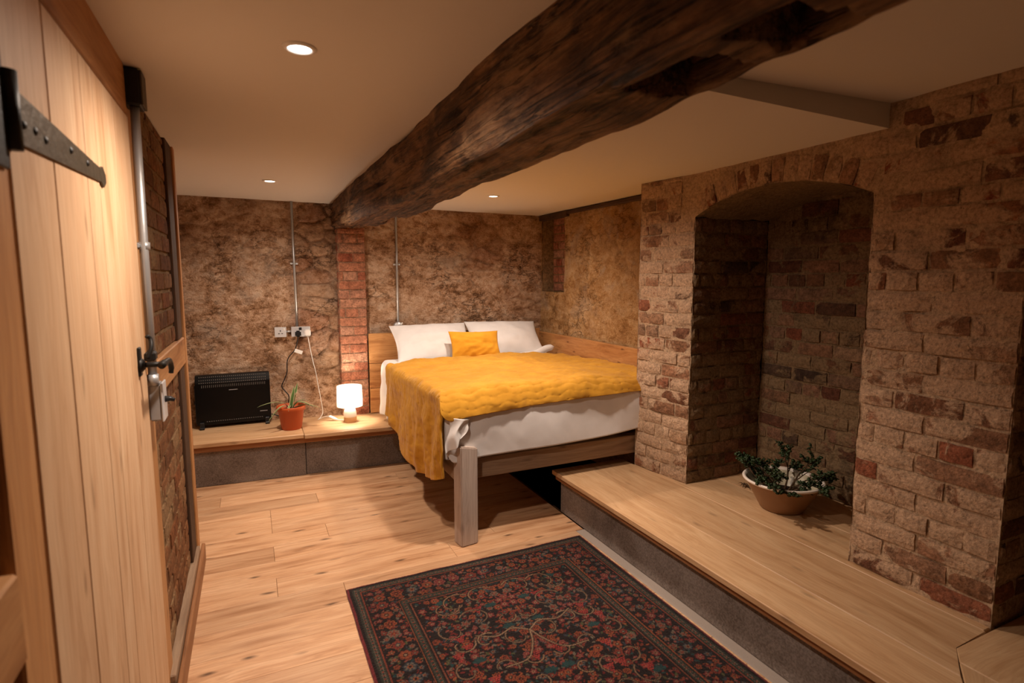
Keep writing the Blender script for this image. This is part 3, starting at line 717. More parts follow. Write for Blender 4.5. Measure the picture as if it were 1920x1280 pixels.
board_poly('riser_block', rp, [(EX+.055, -1.49), (3.34, -1.49), (3.34, FE), (2.238, FE), (2.238, FE+.13), (EX+.055, FE+.13)], 0, PL_Z-.028, 'concrete', HP)

# ================================================================== RUG
def make_rug():
    Wd, Ld = 1.335, 1.98; res = .0032
    nx, ny = int(Wd/res), int(Ld/res)
    X, Y = np.meshgrid((np.arange(nx)+.5)*res, (np.arange(ny)+.5)*res)      # Y from the far edge towards the viewer
    img = np.zeros((ny, nx, 3)); rg = np.random.default_rng(3)
    NAVY = (.013, .0075, .0075); RED = (.12, .015, .014); BRICK = (.17, .036, .02); ORG = (.22, .06, .024); CREAM = (.23, .14, .085); TEAL = (.016, .045, .045); ROSE = (.19, .055, .045); GREY = (.12, .095, .07); BLUE = (.03, .035, .045); OLIV = (.07, .065, .028)
    ed = np.minimum(np.minimum(X, Wd-X), np.minimum(Y, Ld-Y))
    img[:] = NAVY
    def put(mask, col): img[mask] = col
    def disc(cx, cy, r, col, ax=1.0, ang=0.0, clip=None):
        R = r*max(ax, 1)+res; i0, i1 = max(0, int((cx-R)/res)), min(nx, int((cx+R)/res)+2); j0, j1_ = max(0, int((cy-R)/res)), min(ny, int((cy+R)/res)+2)
        if i1 <= i0 or j1_ <= j0: return
        dx = X[j0:j1_, i0:i1]-cx; dy = Y[j0:j1_, i0:i1]-cy
        c, s = math.cos(ang), math.sin(ang); u = (dx*c+dy*s)/ax; v = -dx*s+dy*c
        m = u*u+v*v < r*r
        if clip is not None: m &= clip[j0:j1_, i0:i1]
        img[j0:j1_, i0:i1][m] = col
    def sym(fn, cx, cy, *a, **k):
        fn(cx, cy, *a, **k); fn(Wd-cx, cy, *a, **k)
    def flower(cx, cy, r, pal, n=6, clip=None, rot=0.0):
        disc(cx, cy, r*1.12, NAVY, clip=clip)
        for k in range(n):
            a = 2*PI*k/n+rot; disc(cx+.62*r*math.cos(a), cy+.62*r*math.sin(a), r*.40, pal[0], 1.2, a, clip)
            disc(cx+.62*r*math.cos(a), cy+.62*r*math.sin(a), r*.20, pal[1], 1.2, a, clip)
        disc(cx, cy, r*.40, pal[2], clip=clip); disc(cx, cy, r*.22, pal[3], clip=clip)
    PALS = [(BRICK, ORG, NAVY, CREAM), (RED, ROSE, CREAM, RED), (ORG, RED, NAVY, ORG), (ROSE, RED, BRICK, CREAM), (GREY, BRICK, RED, ORG), (BLUE, GREY, ORG, NAVY), (BRICK, RED, TEAL, CREAM)]
    field = ed > .262; border = (ed > .072) & (ed < .205)
    # small filling leaves and buds everywhere
    for (msk, num) in ((field, 4200), (border, 4200)):
        for _ in range(num):
            cx, cy = rg.uniform(0, Wd/2+.02), rg.uniform(0, Ld)
            col = [RED, BRICK, ORG, ROSE, OLIV, TEAL, GREY, RED, BRICK, NAVY, BLUE][rg.integers(11)]
            a = rg.uniform(0, PI)
            r = rg.uniform(.003, .0062)
            disc(cx, cy, r, col, 1.9, a, msk); disc(Wd-cx, cy, r, col, 1.9, PI-a, msk)
    # flowers in the field: jittered lattice mirrored about the long axis
    for gy in np.arange(.29, Ld-.27, .055):
        for gx in np.arange(.29, Wd/2+.03, .056):
            cx = gx+rg.uniform(-.02, .02)+(.028 if int(round(gy/.055)) % 2 else 0); cy = gy+rg.uniform(-.018, .018)
            p = PALS[rg.integers(len(PALS))]; r = rg.uniform(.010, .021); n = int(rg.integers(5, 9)); ro = rg.uniform(0, 3)
            flower(cx, cy, r, p, n, field, ro); flower(Wd-cx, cy, r, p, n, field, PI-ro)
    # teal vine leaves and red grape clusters
    for _ in range(26):
        cx, cy = rg.uniform(.32, Wd/2-.03), rg.uniform(.32, Ld-.32)
        if _ % 2:
            for k in range(5):
                a = -PI/2+(k-2)*.55
                for sx in (1, -1):
                    xx = cx if sx == 1 else Wd-cx
                    disc(xx+sx*.018*math.cos(a), cy+.018*math.sin(a), .008, TEAL, 2.0, a if sx == 1 else PI-a, field)
        else:
            for a_ in range(5):
                for b_ in range(5-a_):
                    sym(disc, cx+(b_-(4-a_)/2)*.0105, cy+a_*.0105, .0046, (.30, .035, .03), clip=field)
    # cream scrolling vines
    def vine(pts, r0, r1, col=CREAM):
        P = spline(pts, 26); n = len(P)
        for k, (x, y_) in enumerate(P):
            r = r0+(r1-r0)*k/n
            for xx in (x, Wd-x): disc(xx, y_, r+.0028, NAVY, clip=field)
        for k, (x, y_) in enumerate(P):
            r = r0+(r1-r0)*k/n
            for xx in (x, Wd-x): disc(xx, y_, r, col, clip=field)
    def spiral(cx, cy, R, a0, turns, sgn, r0=.0052):
        return [(cx+R*(1-.62*t)*math.cos(a0+sgn*2*PI*turns*t), cy+R*(1-.62*t)*math.sin(a0+sgn*2*PI*turns*t)) for t in np.linspace(0, 1, 13)]
    cxm = Wd/2
    for gy in np.arange(.36, Ld-.30, .15):
        for gx in (.36, .475, .59):
            R_ = rg.uniform(.045, .082); sg = 1 if rg.random() < .5 else -1
            vine(spiral(gx+rg.uniform(-.03, .03), gy+rg.uniform(-.03, .03), R_, rg.uniform(0, 6.28), rg.uniform(.5, .8), sg), .0036, .0022, [CREAM, (.20, .115, .065), (.17, .10, .06)][rg.integers(3)])
    vine([(cxm, .66), (.60, .62), (.52, .64), (.44, .60)], .0042, .003)
    vine([(cxm, .66), (.64, .74), (.58, .82), (.48, .83)], .0042, .003)
    vine([(cxm, 1.10), (.60, 1.13), (.52, 1.15), (.45, 1.20)], .0042, .003)
    # border rosettes with a running vine
    def along(k, step, rr, inset):
        res_ = []
        for d in np.arange(inset, Wd/2, step): res_ += [(d, inset), (Wd-d, inset), (d, Ld-inset), (Wd-d, Ld-inset)]
        for d in np.arange(inset+step, Ld-inset, step): res_ += [(inset, d), (Wd-inset, d)]
        return res_
    for q, (cx, cy) in enumerate(along(0, .075, 0, .138)):
        flower(cx+rg.uniform(-.008, .008), cy+rg.uniform(-.008, .008), (.027, .019)[q % 2], PALS[rg.integers(len(PALS))], 7, border, rg.uniform(0, 3))
    for q, (cx, cy) in enumerate(along(0, .046, 0, .096)+along(0, .046, 0, .182)):
        flower(cx, cy, .0135, PALS[rg.integers(len(PALS))], 5, border)
    # guard stripes
    s1 = (ed > .026) & (ed <= .058); s2 = (ed > .214) & (ed <= .244)
    for m, c0, ph in ((s1, .042, 0), (s2, .229, 1)):
        img[m] = (.026, .027, .02)
        run = np.where((ed == np.minimum(X, Wd-X)), Y, X)
        zz = np.abs(((run/.021) % 1)-.5)*2
        tri = np.abs(ed-c0) < .009*(1-np.abs(zz-.5)*1.2)
        put(m & tri & (np.abs(ed-c0) > .0035), GREY); put(m & (np.hypot((((run/.021)+.5) % 1-.5)*.021, ed-c0) < .0042), BRICK)
    put((ed > .058) & (ed <= .064), BRICK); put((ed > .064) & (ed <= .072), NAVY); put((ed > .205) & (ed <= .214), NAVY); put((ed > .2065) & (ed <= .2105), ORG)
    put((ed > .244) & (ed <= .250), NAVY); put((ed > .250) & (ed <= .255), (.15, .045, .025)); put((ed > .257) & (ed <= .262), NAVY)
    put((ed > .013) & (ed <= .026), NAVY); put(ed <= .013, (.16, .022, .024))
    # yarn variation
    img *= .70; img *= (1+.22*rg.standard_normal(img.shape[:2]))[..., None].clip(.4, 1.7)
    img *= (1+.15*fbm(X*3, Y*6, 1.5, 2))[..., None]; img = img.clip(.003, 1)
    th = .008; wav = .0012*fbm(X*4, Y*4, 2.2, 3)
    Z = th*sst(-.002, .010, ed)*.6+th*.4+wav+.0007*rg.standard_normal(X.shape)
    edge = .0025*fbm(Y*9, 1.1, 4.2, 3)
    xw = .348+X+edge*(X < .05); yw = 2.648-Y+.0025*fbm(X*9, 5.1, 4.2, 3)*(Y < .05)
    yw = yw+.012*(X-.6)/1.3
    V = np.stack([xw, yw, Z+.0005], -1).reshape(-1, 3)
    F = gridF(nx, ny)[:, ::-1]
    # underside
    cols = img.reshape(-1, 3); n0 = len(V)
    ring = np.concatenate([np.arange(nx), np.arange(1, ny)*nx+nx-1, (ny-1)*nx+np.arange(nx-2, -1, -1), np.arange(ny-2, 0, -1)*nx])
    Vb = V[ring].copy(); Vb[:, 2] = .0005; m = len(ring); k = np.arange(m)
    Fb = np.stack([ring, n0+k, n0+(k+1) % m, np.roll(ring, -1)], -1)
    V = np.vstack([V, Vb])[:, :]; cols = np.vstack([cols, cols[ring]]); F = np.vstack([F, Fb[:, ::-1]])
    o = bpy.data.objects.new('rug', npmesh('rug', V - np.array([1.0, 1.65, 0]), F, M['rug'], cols=cols)); link(o, T(1.0, 1.65, 0))
    tag(o, 'dark red Persian rug with floral vines and borders on the oak floor', 'rug')
make_rug()

# ================================================================== BED
bed = empty('bed', T(1.7, 3.8, 0), 'double bed with rough timber frame, leg post and white mattress', 'bed')
def post():
    bm = bmesh.new(); bmesh.ops.create_cube(bm, size=1)
    for v in bm.verts: v.co = Vector(((v.co.z+.5)*.58, v.co.x*.108, v.co.y*.092))
    for v in bm.verts:
        if v.co.x > .5 and v.co.y > 0: v.co.x -= .022
    bmesh.ops.bevel(bm, geom=bm.edges[:], offset=.006, segments=2, affect='EDGES')
    return bm_mesh('leg', bm, M['post_wood'])
Mp = Matrix.Translation((1.052, 2.862, 0)) @ Matrix.Rotation(math.radians(8.4), 4, 'Z') @ Matrix(((0, 1, 0, 0), (0, 0, 1, 0), (1, 0, 0, 0), (0, 0, 0, 1)))
obj('leg', post(), Mp, bed)
def beamx(name, x0, x1, yc_, th, z0, z1, mat, rz=0.0, parent=bed, bev=.004):
    return obj(name, box_me(name, x1-x0, th, z1-z0, M[mat], bev, jit=.001), T((x0+x1)/2, yc_, (z0+z1)/2, rz), parent)
beamx('foot_rail', 1.10, 2.485, 2.917, .042, .357, .478, 'rail_wood')
beamx('side_rail', -.90, .90, 0, .04, .36, .48, 'rail_wood').matrix_basis = T(1.02, 3.81, .42, PI/2)
W[bed.children[-1].name] = T(1.02, 3.81, .42, PI/2)
for k in range(9): beamx('slat', 1.04, 2.485, 3.05+k*.2, .09, .455, .475, 'rail_wood')
a = math.atan(-.085)
hx0, hx1 = .895, 2.47; hy = lambda x: yb(x)-.055
for z0, z1 in ((.345, .56), (.562, .775), (.777, 1.035)):
    obj('head_plank', box_me('head_plank', (hx1-hx0)/math.cos(a), .032, z1-z0-.002, M['head_oak'], .003), T((hx0+hx1)/2, hy((hx0+hx1)/2), (z0+z1)/2, a), bed)
for z0, z1 in ((.50, .79), (.792, 1.005)):
    obj('side_plank', box_me('side_plank', 1.78, .035, z1-z0-.002, M['head_oak'], .003), T(RWX-.035, 3.80, (z0+z1)/2, PI/2), bed)
# mattress
def rounded_box(name, x0, x1, y0, y1, z0, z1, r, mat, seg=4):
    bm = bmesh.new(); bmesh.ops.create_cube(bm, size=1)
    cx, cy, cz = (x0+x1)/2, (y0+y1)/2, (z0+z1)/2
    for v in bm.verts: v.co = Vector((v.co.x*(x1-x0), v.co.y*(y1-y0), v.co.z*(z1-z0)))
    bmesh.ops.bevel(bm, geom=bm.edges[:], offset=r, segments=seg, affect='EDGES')
    return obj(name, bm_mesh(name, bm, mat, True), T(cx, cy, cz), bed)
rounded_box('mattress', 1.03, 2.455, 2.975, 4.68, .48, .79, .05, M['linen'])

def drape(name, xl, xr, yf, ybk, ztop, SL, TF, mat, label, cat, r=.055, rf=None, disp=None, nt=(150, 150), ns=60, nf=26, thick=.012, flare=.06, rowwave=0.0):
    """cloth lying on the bed: falls over the left edge by SL(y), over the foot edge by TF(x)"""
    a_top = np.linspace(xr, xl+r, nt[0]); rf = rf or r; b_top = np.linspace(ybk, yf+rf, nt[1])
    sI = np.linspace(0, 1, ns+1)[1:]; tJ = np.linspace(0, 1, nf+1)[1:]
    A = np.concatenate([a_top, np.full(ns, xl+r)]); Sn = np.concatenate([np.zeros(nt[0]), sI])
    B = np.concatenate([b_top, np.full(nf, yf+rf)]); Tn = np.concatenate([np.zeros(nt[1]), tJ])
    XA, YB = np.meshgrid(A, B); SN, TN = np.meshgrid(Sn, Tn)
    S = SN*SL(YB-.10*TN); TT = TN*TF(XA)*(1-sst(.0, .12, S)*.35)
    def hd(s, r, flare):
        q = r*PI/2
        h = np.where(s < q, r*np.sin(np.minimum(s, q)/r), r+flare*(s-q)); d = np.where(s < q, r*(1-np.cos(np.minimum(s, q)/r)), r+(s-q)); ang = np.minimum(s/r, PI/2); return h, d, ang
    hs, ds, as_ = hd(S, r, flare*sst(2.95, 3.4, YB)); ht, dt, at_ = hd(TT, rf, 0.0)
    drop = (ds**5+dt**5+1e-12)**.2
    X = XA-hs; Y = YB-ht; Z = ztop(XA, YB)-drop
    arcA = (xr-XA)+S; arcB = (ybk-YB)+TT
    n = np.stack([-np.sin(as_), -np.sin(at_)*(np.cos(as_)*.8+.2), np.cos(np.maximum(as_, at_))+.02], -1); n /= np.linalg.norm(n, axis=-1)[..., None]
    if disp is not None:
        D = disp(arcA, arcB, S, TT); P = np.stack([X, Y, Z], -1)+n*D[..., None]
    else: P = np.stack([X, Y, Z], -1)
    nu, nv = len(A), len(B)
    top = P.reshape(-1, 3); bot = (P-n*thick).reshape(-1, 3); F1 = gridF(nu, nv); N0 = len(top)
    ring = np.concatenate([np.arange(nu), np.arange(1, nv)*nu+nu-1, (nv-1)*nu+np.arange(nu-2, -1, -1), np.arange(nv-2, 0, -1)*nu]); rr = np.roll(ring, -1)
    F = np.vstack([F1, F1[:, ::-1]+N0, np.stack([rr, ring, ring+N0, rr+N0], -1)])
    V = np.vstack([top, bot])-np.array([1.7, 3.6, .8])
    o = obj(name, npmesh(name, V, F, mat), T(1.7, 3.6, .8)); tag(o, label, cat); return o
# white duvet under the quilt
ip = lambda xs, ys: (lambda v: np.interp(v, xs, ys))
def duv_disp(a, b, s, t):
    wr_ = (.008*fbm(a*4, b*4, 3.1, 3)+.003*fbm(a*12+b*9, b*5, 1.1, 2))*(1-.6*sst(.0, .1, t))
    sw = (.0035*np.sin(a*5+t*13)+.0015*np.sin(a*11-t*9+1)+.003*np.abs(np.sin(a*3.1+t*7)))*sst(.03, .2, t)     # soft swags on the foot drop
    fold = .016*np.sin(b*16+2*np.sin(b*5)+s*2)*sst(.02, .3, s)
    return wr_+sw+fold
drape('duvet', .935, 2.448, 2.858, 4.50, lambda x, y: .832+.012*np.sin(x*2.2)+.0*y, ip([2.8, 3.2, 4.0, 4.6], [.36, .42, .44, .475]), ip([1.0, 1.15, 1.5, 2.0, 2.45], [.395, .38, .365, .34, .30]), M['linen'],
      'white cotton duvet hanging below the mustard quilt at the bed foot', 'duvet', disp=duv_disp, nt=(120, 110), ns=50, nf=40, flare=.03)
def quilt_disp(a, b, s, t):
    wv = b/.050+.16*np.sin(2*PI*a/.14)+.5*fbm(a*3, b*3, 2.0, 2)
    ch = np.abs(np.sin(PI*wv))**.55
    puff = .0030*ch
    dim = -.0055*np.exp(-((np.sin(PI*a/.10+PI*np.floor(wv)*.5))**2)/.03)*np.exp(-((ch)**2)/.3)
    wr_ = .016*fbm(a*3.2, b*3.2, 7.7, 3)+.006*fbm(a*11, b*11, 4.4, 3)
    fold = .011*np.sin(b*23+3*np.sin(b*6)+s*1.5)*sst(.05, .45, s)+.012*fbm(b*9, s*2.0, 6.6, 2)*sst(.03, .3, s)
    return puff+dim+wr_+fold
drape('quilt', .905, 2.452, 2.835, 4.20, lambda x, y: .862+.018*np.sin((x-.9)*2.0)+.014*sst(3.9, 3.2, y), ip([2.7, 2.85, 3.0, 3.3, 3.7, 4.25], [.46, .50, .56, .605, .56, .40]), ip([.9, 1.05, 1.5, 2.0, 2.45], [.235, .215, .205, .185, .165]), M['quilt'],
      'mustard yellow quilted velvet throw over the lower bed', 'quilt', rf=.13, disp=quilt_disp, nt=(240, 230), ns=110, nf=44, flare=.05, thick=.016)
# sheet corner hanging over the leg post
def sheet_tail():
    nu, nv = 26, 40; u = np.linspace(0, 1, nu); v = np.linspace(0, 1, nv); U, Vv = np.meshgrid(u, v)
    X = .945+.135*U*(1-.35*Vv)-.015*Vv+.012*np.sin(Vv*6+U*4); Y = 2.838-.035*np.sin(U*PI)*(1-Vv*.5)+.018*np.sin(U*11)*Vv-.012*Vv; Z = .745-.20*Vv*(1-.55*U)-.02*U
    P = np.stack([X, Y, Z], -1).reshape(-1, 3); Q = P+np.array([0.001, .006, 0]); F = gridF(nu, nv); N0 = nu*nv
    ring = np.concatenate([np.arange(nu), np.arange(1, nv)*nu+nu-1, (nv-1)*nu+np.arange(nu-2, -1, -1), np.arange(nv-2, 0, -1)*nu]); rr = np.roll(ring, -1)
    F = np.vstack([F[:, ::-1], F+N0, np.stack([ring, rr, rr+N0, ring+N0], -1)])
    o = obj('sheet', npmesh('sheet', np.vstack([P, Q]), F, M['linen'])); tag(o, 'bunched white sheet corner draped on top of the bed post', 'sheet')
sheet_tail()
def pillow(name, wd, ht, th, mat, world, label, cat, group=None, seed=1, pinch=.07):
    n = 44; u = np.linspace(-1, 1, n); U, Vv = np.meshgrid(u, u)
    px_ = wd/2*U*(1-pinch*np.cos(PI*Vv/2)*np.abs(U)); py_ = ht/2*Vv*(1-pinch*np.cos(PI*U/2)*np.abs(Vv))
    b = (np.clip(np.cos(PI*U/2), 0, 1)*np.clip(np.cos(PI*Vv/2), 0, 1))**.5
    wr_ = .010*fbm(U*2.2, Vv*2.2, seed, 3)*b
    crease = -.006*np.abs(np.sin(U*7+3*fbm(U, Vv, seed+2, 2)))*b*(1-b)*3
    Zt = th/2*b+wr_+crease; Zb = -th/2*b+.3*wr_
    V = np.vstack([np.stack([px_, py_, Zt], -1).reshape(-1, 3), np.stack([px_, py_, Zb-.001], -1).reshape(-1, 3)])
    F = gridF(n, n); F = np.vstack([F, F[:, ::-1]+n*n])
    ring = np.concatenate([np.arange(n), np.arange(1, n)*n+n-1, (n-1)*n+np.arange(n-2, -1, -1), np.arange(n-2, 0, -1)*n]); rr = np.roll(ring, -1)
    F = np.vstack([F, np.stack([ring, ring+n*n, rr+n*n, rr], -1)])
    o = obj(name, npmesh(name, V, F, mat), world); return tag(o, label, cat, group)
def lean(x, y, z, rz, tilt, roll=0.0):
    return Matrix.Translation((x, y, z)) @ Matrix.Rotation(rz, 4, 'Z') @ Matrix.Rotation(tilt, 4, 'X') @ Matrix.Rotation(roll, 4, 'Z')
pillow('pillow', .675, .44, .19, M['linen'], lean(1.385, 4.535, .968, -.05, math.radians(38), .02), 'white pillow leaning on the headboard nearest the brick pier', 'pillow', 'white bed pillows', 3)
pillow('pillow', .675, .44, .19, M['linen'], lean(2.045, 4.505, .968, -.06, math.radians(40), -.03), 'white pillow leaning in the corner beside the right wall', 'pillow', 'white bed pillows', 8)
pillow('cushion', .43, .26, .13, M['cushion'], lean(1.665, 4.27, .952, -.06, math.radians(60), -.02), 'small bright yellow cushion propped against the two white pillows', 'cushion', None, 5)
# rumpled duvet fold beside the right pillow
def fold():
    n = 60; t = np.linspace(0, 1, n); cen = np.stack([1.62+.80*t, 4.30-.02*t+.015*np.sin(t*9), .858+.012*np.sin(t*7)+.03*sst(.75, .95, t)], -1)
    rad = .018+.007*np.sin(t*11)+.016*sst(.7, .92, t)*(1-sst(.96, 1.0, t)); rad[0] = rad[-1] = .006
    o = obj('duvet_fold', tube_me('duvet_fold', cen, rad, M['linen'], 14)); o.scale = (1, 1, 1)
    tag(o, 'rolled white top edge of bedding between cushion and right side board', 'bedding')
fold()

# ================================================================== THINGS ON THE BACK STEP
# heater
HX0, HX1, HY = -.42, .107, 4.84
ht = empty('convector_heater', T((HX0+HX1)/2, HY+.04, BZ), 'black glossy electric convector heater standing on the back step', 'heater')
def heater_body():
    prof = [(0, 0), (0, .33), (.012, .36), (.035, .385), (.07, .39), (.09, .38), (.09, 0)]   # (depth, height)
    V = []; F = []
    for x in (0, HX1-HX0):
        V += [(x, d, h) for d, h in prof]
    n = len(prof); F = [tuple(range(n)), tuple(range(2*n-1, n-1, -1))]+[(i, n+i, n+(i+1) % n, (i+1) % n) for i in range(n)]
    bm = bmesh.new(); vs_ = [bm.verts.new(v) for v in V]
    for f in F: bm.faces.new([vs_[i] for i in f])
    bmesh.ops.bevel(bm, geom=bm.edges[:], offset=.003, segments=2, affect='EDGES')
    return bm_mesh('body', bm, M['heater'])
Hy = HY-.005
obj('body', heater_body(), T(HX0, Hy, BZ+.025), ht)
slotm = box_me('vent_slot', .0055, .004, .009, M['slot'], .001); slott = box_me('vent_slot', .0035, .004, .020, M['slot'], .001)
def vents(name, rows):
    bm = bmesh.new()
    for (z, yo, wd, hh, n, x0, x1) in rows:
        for k in range(n):
            x = x0+(x1-x0)*k/(n-1); m = Matrix.Translation((x, yo, z)) @ Matrix.Diagonal((wd, .003, hh, 1)); bmesh.ops.create_cube(bm, size=1, matrix=m)
    return bm_mesh(name, bm, M['slot'])
g = obj('vent_grille', vents('vent_grille', [(.375, .0235, .006, .007, 34, .03, .495), (.352, .009, .005, .010, 34, .03, .495), (.333, .0005, .006, .007, 34, .03, .495), (.306, -.0006, .0035, .020, 34, .045, .49)]), T(HX0, Hy, BZ+.025), ht); g['kind'] = 'stuff'
g = obj('lower_grille', vents('lower_grille', [(.030, -.0006, .008, .005, 26, .07, .46)]), T(HX0, Hy, BZ+.025), ht); g['kind'] = 'stuff'
obj('badge', box_me('badge', .062, .002, .005, M['silver'], .0005), T(HX0+.262, Hy-.001, BZ+.025+.268), ht)
def logo():
    bm = bmesh.new(); x = 0
    for wd in (.003, .007, .009, .006, .003, .007, .005):
        bmesh.ops.create_cube(bm, size=1, matrix=Matrix.Translation((x+wd/2, 0, .0)) @ Matrix.Diagonal((wd, .001, .010 if wd < .004 else .007, 1))); x += wd+.0022
    return bm_mesh('logo', bm, M['silver'])
obj('logo', logo(), T(HX0+.447, Hy-.001, BZ+.025+.078), ht)
obj('control_knob', lathe_me('control_knob', [(0, .016), (.014, .015), (.018, 0)], M['blackplastic'], 18), T(HX0-.001, Hy+.045, BZ+.2, 0, 0, -PI/2), ht)
obj('side_panel', box_me('side_panel', .006, .082, .30, M['blackplastic'], .002), T(HX0-.003, Hy+.045, BZ+.19), ht)
for xx in (HX0+.035, HX1-.03):
    f = obj('foot', box_me('foot', .034, .15, .018, M['blackplastic'], .004), T(xx, Hy+.03, BZ+.009), ht)
    obj('foot_bracket', box_me('foot_bracket', .032, .03, .045, M['blackplastic'], .004), T(xx, Hy-.012, BZ+.030), f)
# potted plant
PP = (.243, 4.512+.055)
pot = empty('flower_pot', T(*PP, BZ), 'orange terracotta plastic pot on the back step beside the heater', 'pot')
obj('pot_body', lathe_me('pot_body', [(.0, 0), (.070, 0), (.074, .004), (.094, .145), (.099, .147), (.106, .150), (.107, .178), (.103, .182), (.099, .178), (.097, .150), (.088, .148), (.07, .10), (0, .10)], M['terracotta'], 44), T(*PP, BZ), pot)
obj('soil', lathe_me('soil', [(0, .158), (.05, .156), (.092, .150), (.092, .14)], M['soil'], 30), T(*PP, BZ), pot)
pl = empty('striped_plant', T(PP[0], PP[1], BZ+.15), 'small striped leaf plant growing in the orange pot', 'plant')
def leaf(pts, wd, fold=.25):
    P = spline(pts, 6); m = len(P); t = np.linspace(0, 1, m); wv = wd*np.minimum(1, (1-t)*2.2+.02)*(.65+.35*np.minimum(1, t*5)); V = []
    tg = np.gradient(P, axis=0); tg /= np.linalg.norm(tg, axis=1)[:, None]
    for k in range(m):
        side = np.cross(tg[k], [0, 0, 1.0]) if abs(tg[k][2]) < .95 else np.array([1.0, -.3, 0]); side /= np.linalg.norm(side); up = np.cross(side, tg[k])
        for q in (-1, -.6, 0, .6, 1): V.append(P[k]+side*q*wv[k]+up*fold*abs(q)*wv[k])
    F = gridF(5, m); mi = [1 if (i % 4) in (0, 3) else 0 for i in range(len(F))]
    n0 = len(V); V = np.array(V); dn = np.array([0, 0, -.0012]); V = np.vstack([V, V+dn]); F = np.vstack([F, F[:, ::-1]+n0]); mi = mi+mi
    return npmesh('leaf', V, F, [M['leaf'], M['leafedge']], mi=mi)
z0 = .01
for pts, wd in (([(0, 0, z0), (.008, -.01, .07), (.022, -.015, .14), (.03, -.01, .185)], .016), ([(0, .01, z0), (.02, .0, .08), (.045, .005, .16), (.055, .01, .205)], .014),
                ([(-.01, 0, z0), (-.05, -.01, .055), (-.12, -.02, .07), (-.20, -.03, .058), (-.24, -.035, .045)], .010), ([(-.01, -.01, z0), (-.04, -.05, .042), (-.09, -.09, .035), (-.15, -.11, -.03), (-.165, -.115, -.055)], .009),
                ([(.01, 0, z0), (.05, -.02, .055), (.10, -.04, .052), (.15, -.05, .02), (.18, -.05, -.01)], .012), ([(.01, -.01, z0), (.06, -.03, .03), (.12, -.04, .035), (.19, -.05, .01), (.215, -.05, -.02)], .011),
                ([(.01, .01, z0), (.05, .03, .05), (.11, .05, .055), (.15, .06, .035)], .010), ([(0, -.01, z0), (-.01, -.045, .04), (-.02, -.085, .03), (-.025, -.11, .01)], .009)):
    obj('leaf', leaf(pts, wd), T(PP[0], PP[1], BZ+.15), pl)
# lamp
LP = (.690, 4.585)
lp = empty('table_lamp', T(*LP, BZ), 'small lit table lamp with white drum shade and wooden foot', 'lamp')
obj('wood_foot', lathe_me('wood_foot', [(0, 0), (.050, 0), (.0515, .003), (.0515, .040), (.050, .043), (0, .043)], M['lampwood'], 36), T(*LP, BZ), lp)
obj('ceramic_body', lathe_me('ceramic_body', [(.0, .043), (.050, .043), (.051, .055), (.049, .085), (.040, .112), (.024, .126), (.012, .130), (.012, .165), (0, .165)], M['ceramic'], 36), T(*LP, BZ), lp)
obj('shade', lathe_me('shade', [(.101, .131), (.0985, .296), (.0972, .296), (.0997, .131), (.101, .131)], M['shade'], 48), T(*LP, BZ), lp)
obj('bulb', lathe_me('bulb', [(.0, .165), (.012, .167), (.014, .18), (.020, .19), (.021, .196), (.015, .204), (0, .207)], plain('lit_bulb', (1, 1, 1), .5, .1, emit=(1, .86, .68), es=25.0), 20), T(*LP, BZ), lp)
ld = bpy.data.lights.new('lamp_glow', 'POINT'); ld.energy = LAMP_POWER; ld.color = LAMP_COL; ld.shadow_soft_size = .03
link(bpy.data.objects.new('lamp_glow', ld), T(LP[0], LP[1], BZ+.216), lp)

# sockets, conduits and cables on the back wall
def wf(x, out=.0): return yb(x)-.012-out
def socket(name, x, wd, label, kind):
    t = empty(name, T(x, wf(x), 1.068), label, 'socket', 'steel sockets on the back wall')
    obj('back_box', box_me('back_box', wd-.006, .04, .074, M['galv'], .003), T(x, wf(x, .012), 1.068, a), t)
    f = obj('face_plate', box_me('face_plate', wd, .007, .082, M['brushed'], .002), T(x, wf(x, .035), 1.068, a), t)
    if kind == 'single':
        for dx, dz, sx, sz in ((0, .012, .007, .012), (-.012, -.010, .012, .006), (.012, -.010, .012, .006)):
            obj('pin_hole', box_me('pin_hole', sx, .002, sz, M['blackplastic'], .0005), T(x+dx, wf(x, .0392), 1.066+dz, a), f)
        obj('rocker', box_me('rocker', .012, .006, .02, M['whiteplastic'], .002), T(x+.028, wf(x, .040), 1.09, a), f)
    else:
        obj('rocker', box_me('rocker', .022, .005, .022, M['blackplastic'], .002), T(x-.004, wf(x, .040), 1.092, a), f)
    return t
socket('wall_socket', .206, .088, 'single steel wall socket with three dark pin holes', 'single')
socket('wall_socket', .360, .146, 'double steel wall socket holding a black plug and a white plug', 'double')
obj('link_pipe', tube_me('link_pipe', [(0, 0, 0), (.05, -.004, 0)], .008, M['galv'], 10), T(.245, wf(.25, .018), 1.07), None)
tag(bpy.data.objects['link_pipe'], 'short steel pipe linking the two sockets', 'conduit')
def cond(x0, x1, z0, z1, zclip, label):
    t = empty('conduit', T(x0, wf(x0, .01), z0), label, 'conduit')
    obj('pipe', tube_me('pipe', [(x0, wf(x0, .014), z0), (x1, wf(x1, .014), z1)], .0095, M['galv'], 12), None, t)
    xm_ = x0+(x1-x0)*(zclip-z0)/(z1-z0)
    c_ = obj('saddle_clip', box_me('saddle_clip', .062, .012, .016, M['galv'], .004), T(xm_, wf(xm_, .006), zclip, a), t)
    for s in (-1, 1): obj('screw', lathe_me('screw', [(0, .004), (.006, .003), (.007, 0)], M['brushed'], 10), T(xm_+s*.023, wf(xm_, .012), zclip, 0, PI/2), c_)
cond(.334, .331, 1.105, 2.12, 1.62, 'thin steel conduit dropping from ceiling to the double socket')
cond(1.155, 1.155, 1.12, 2.10, 1.62, 'thin steel conduit dropping from ceiling to the round box above the bed')
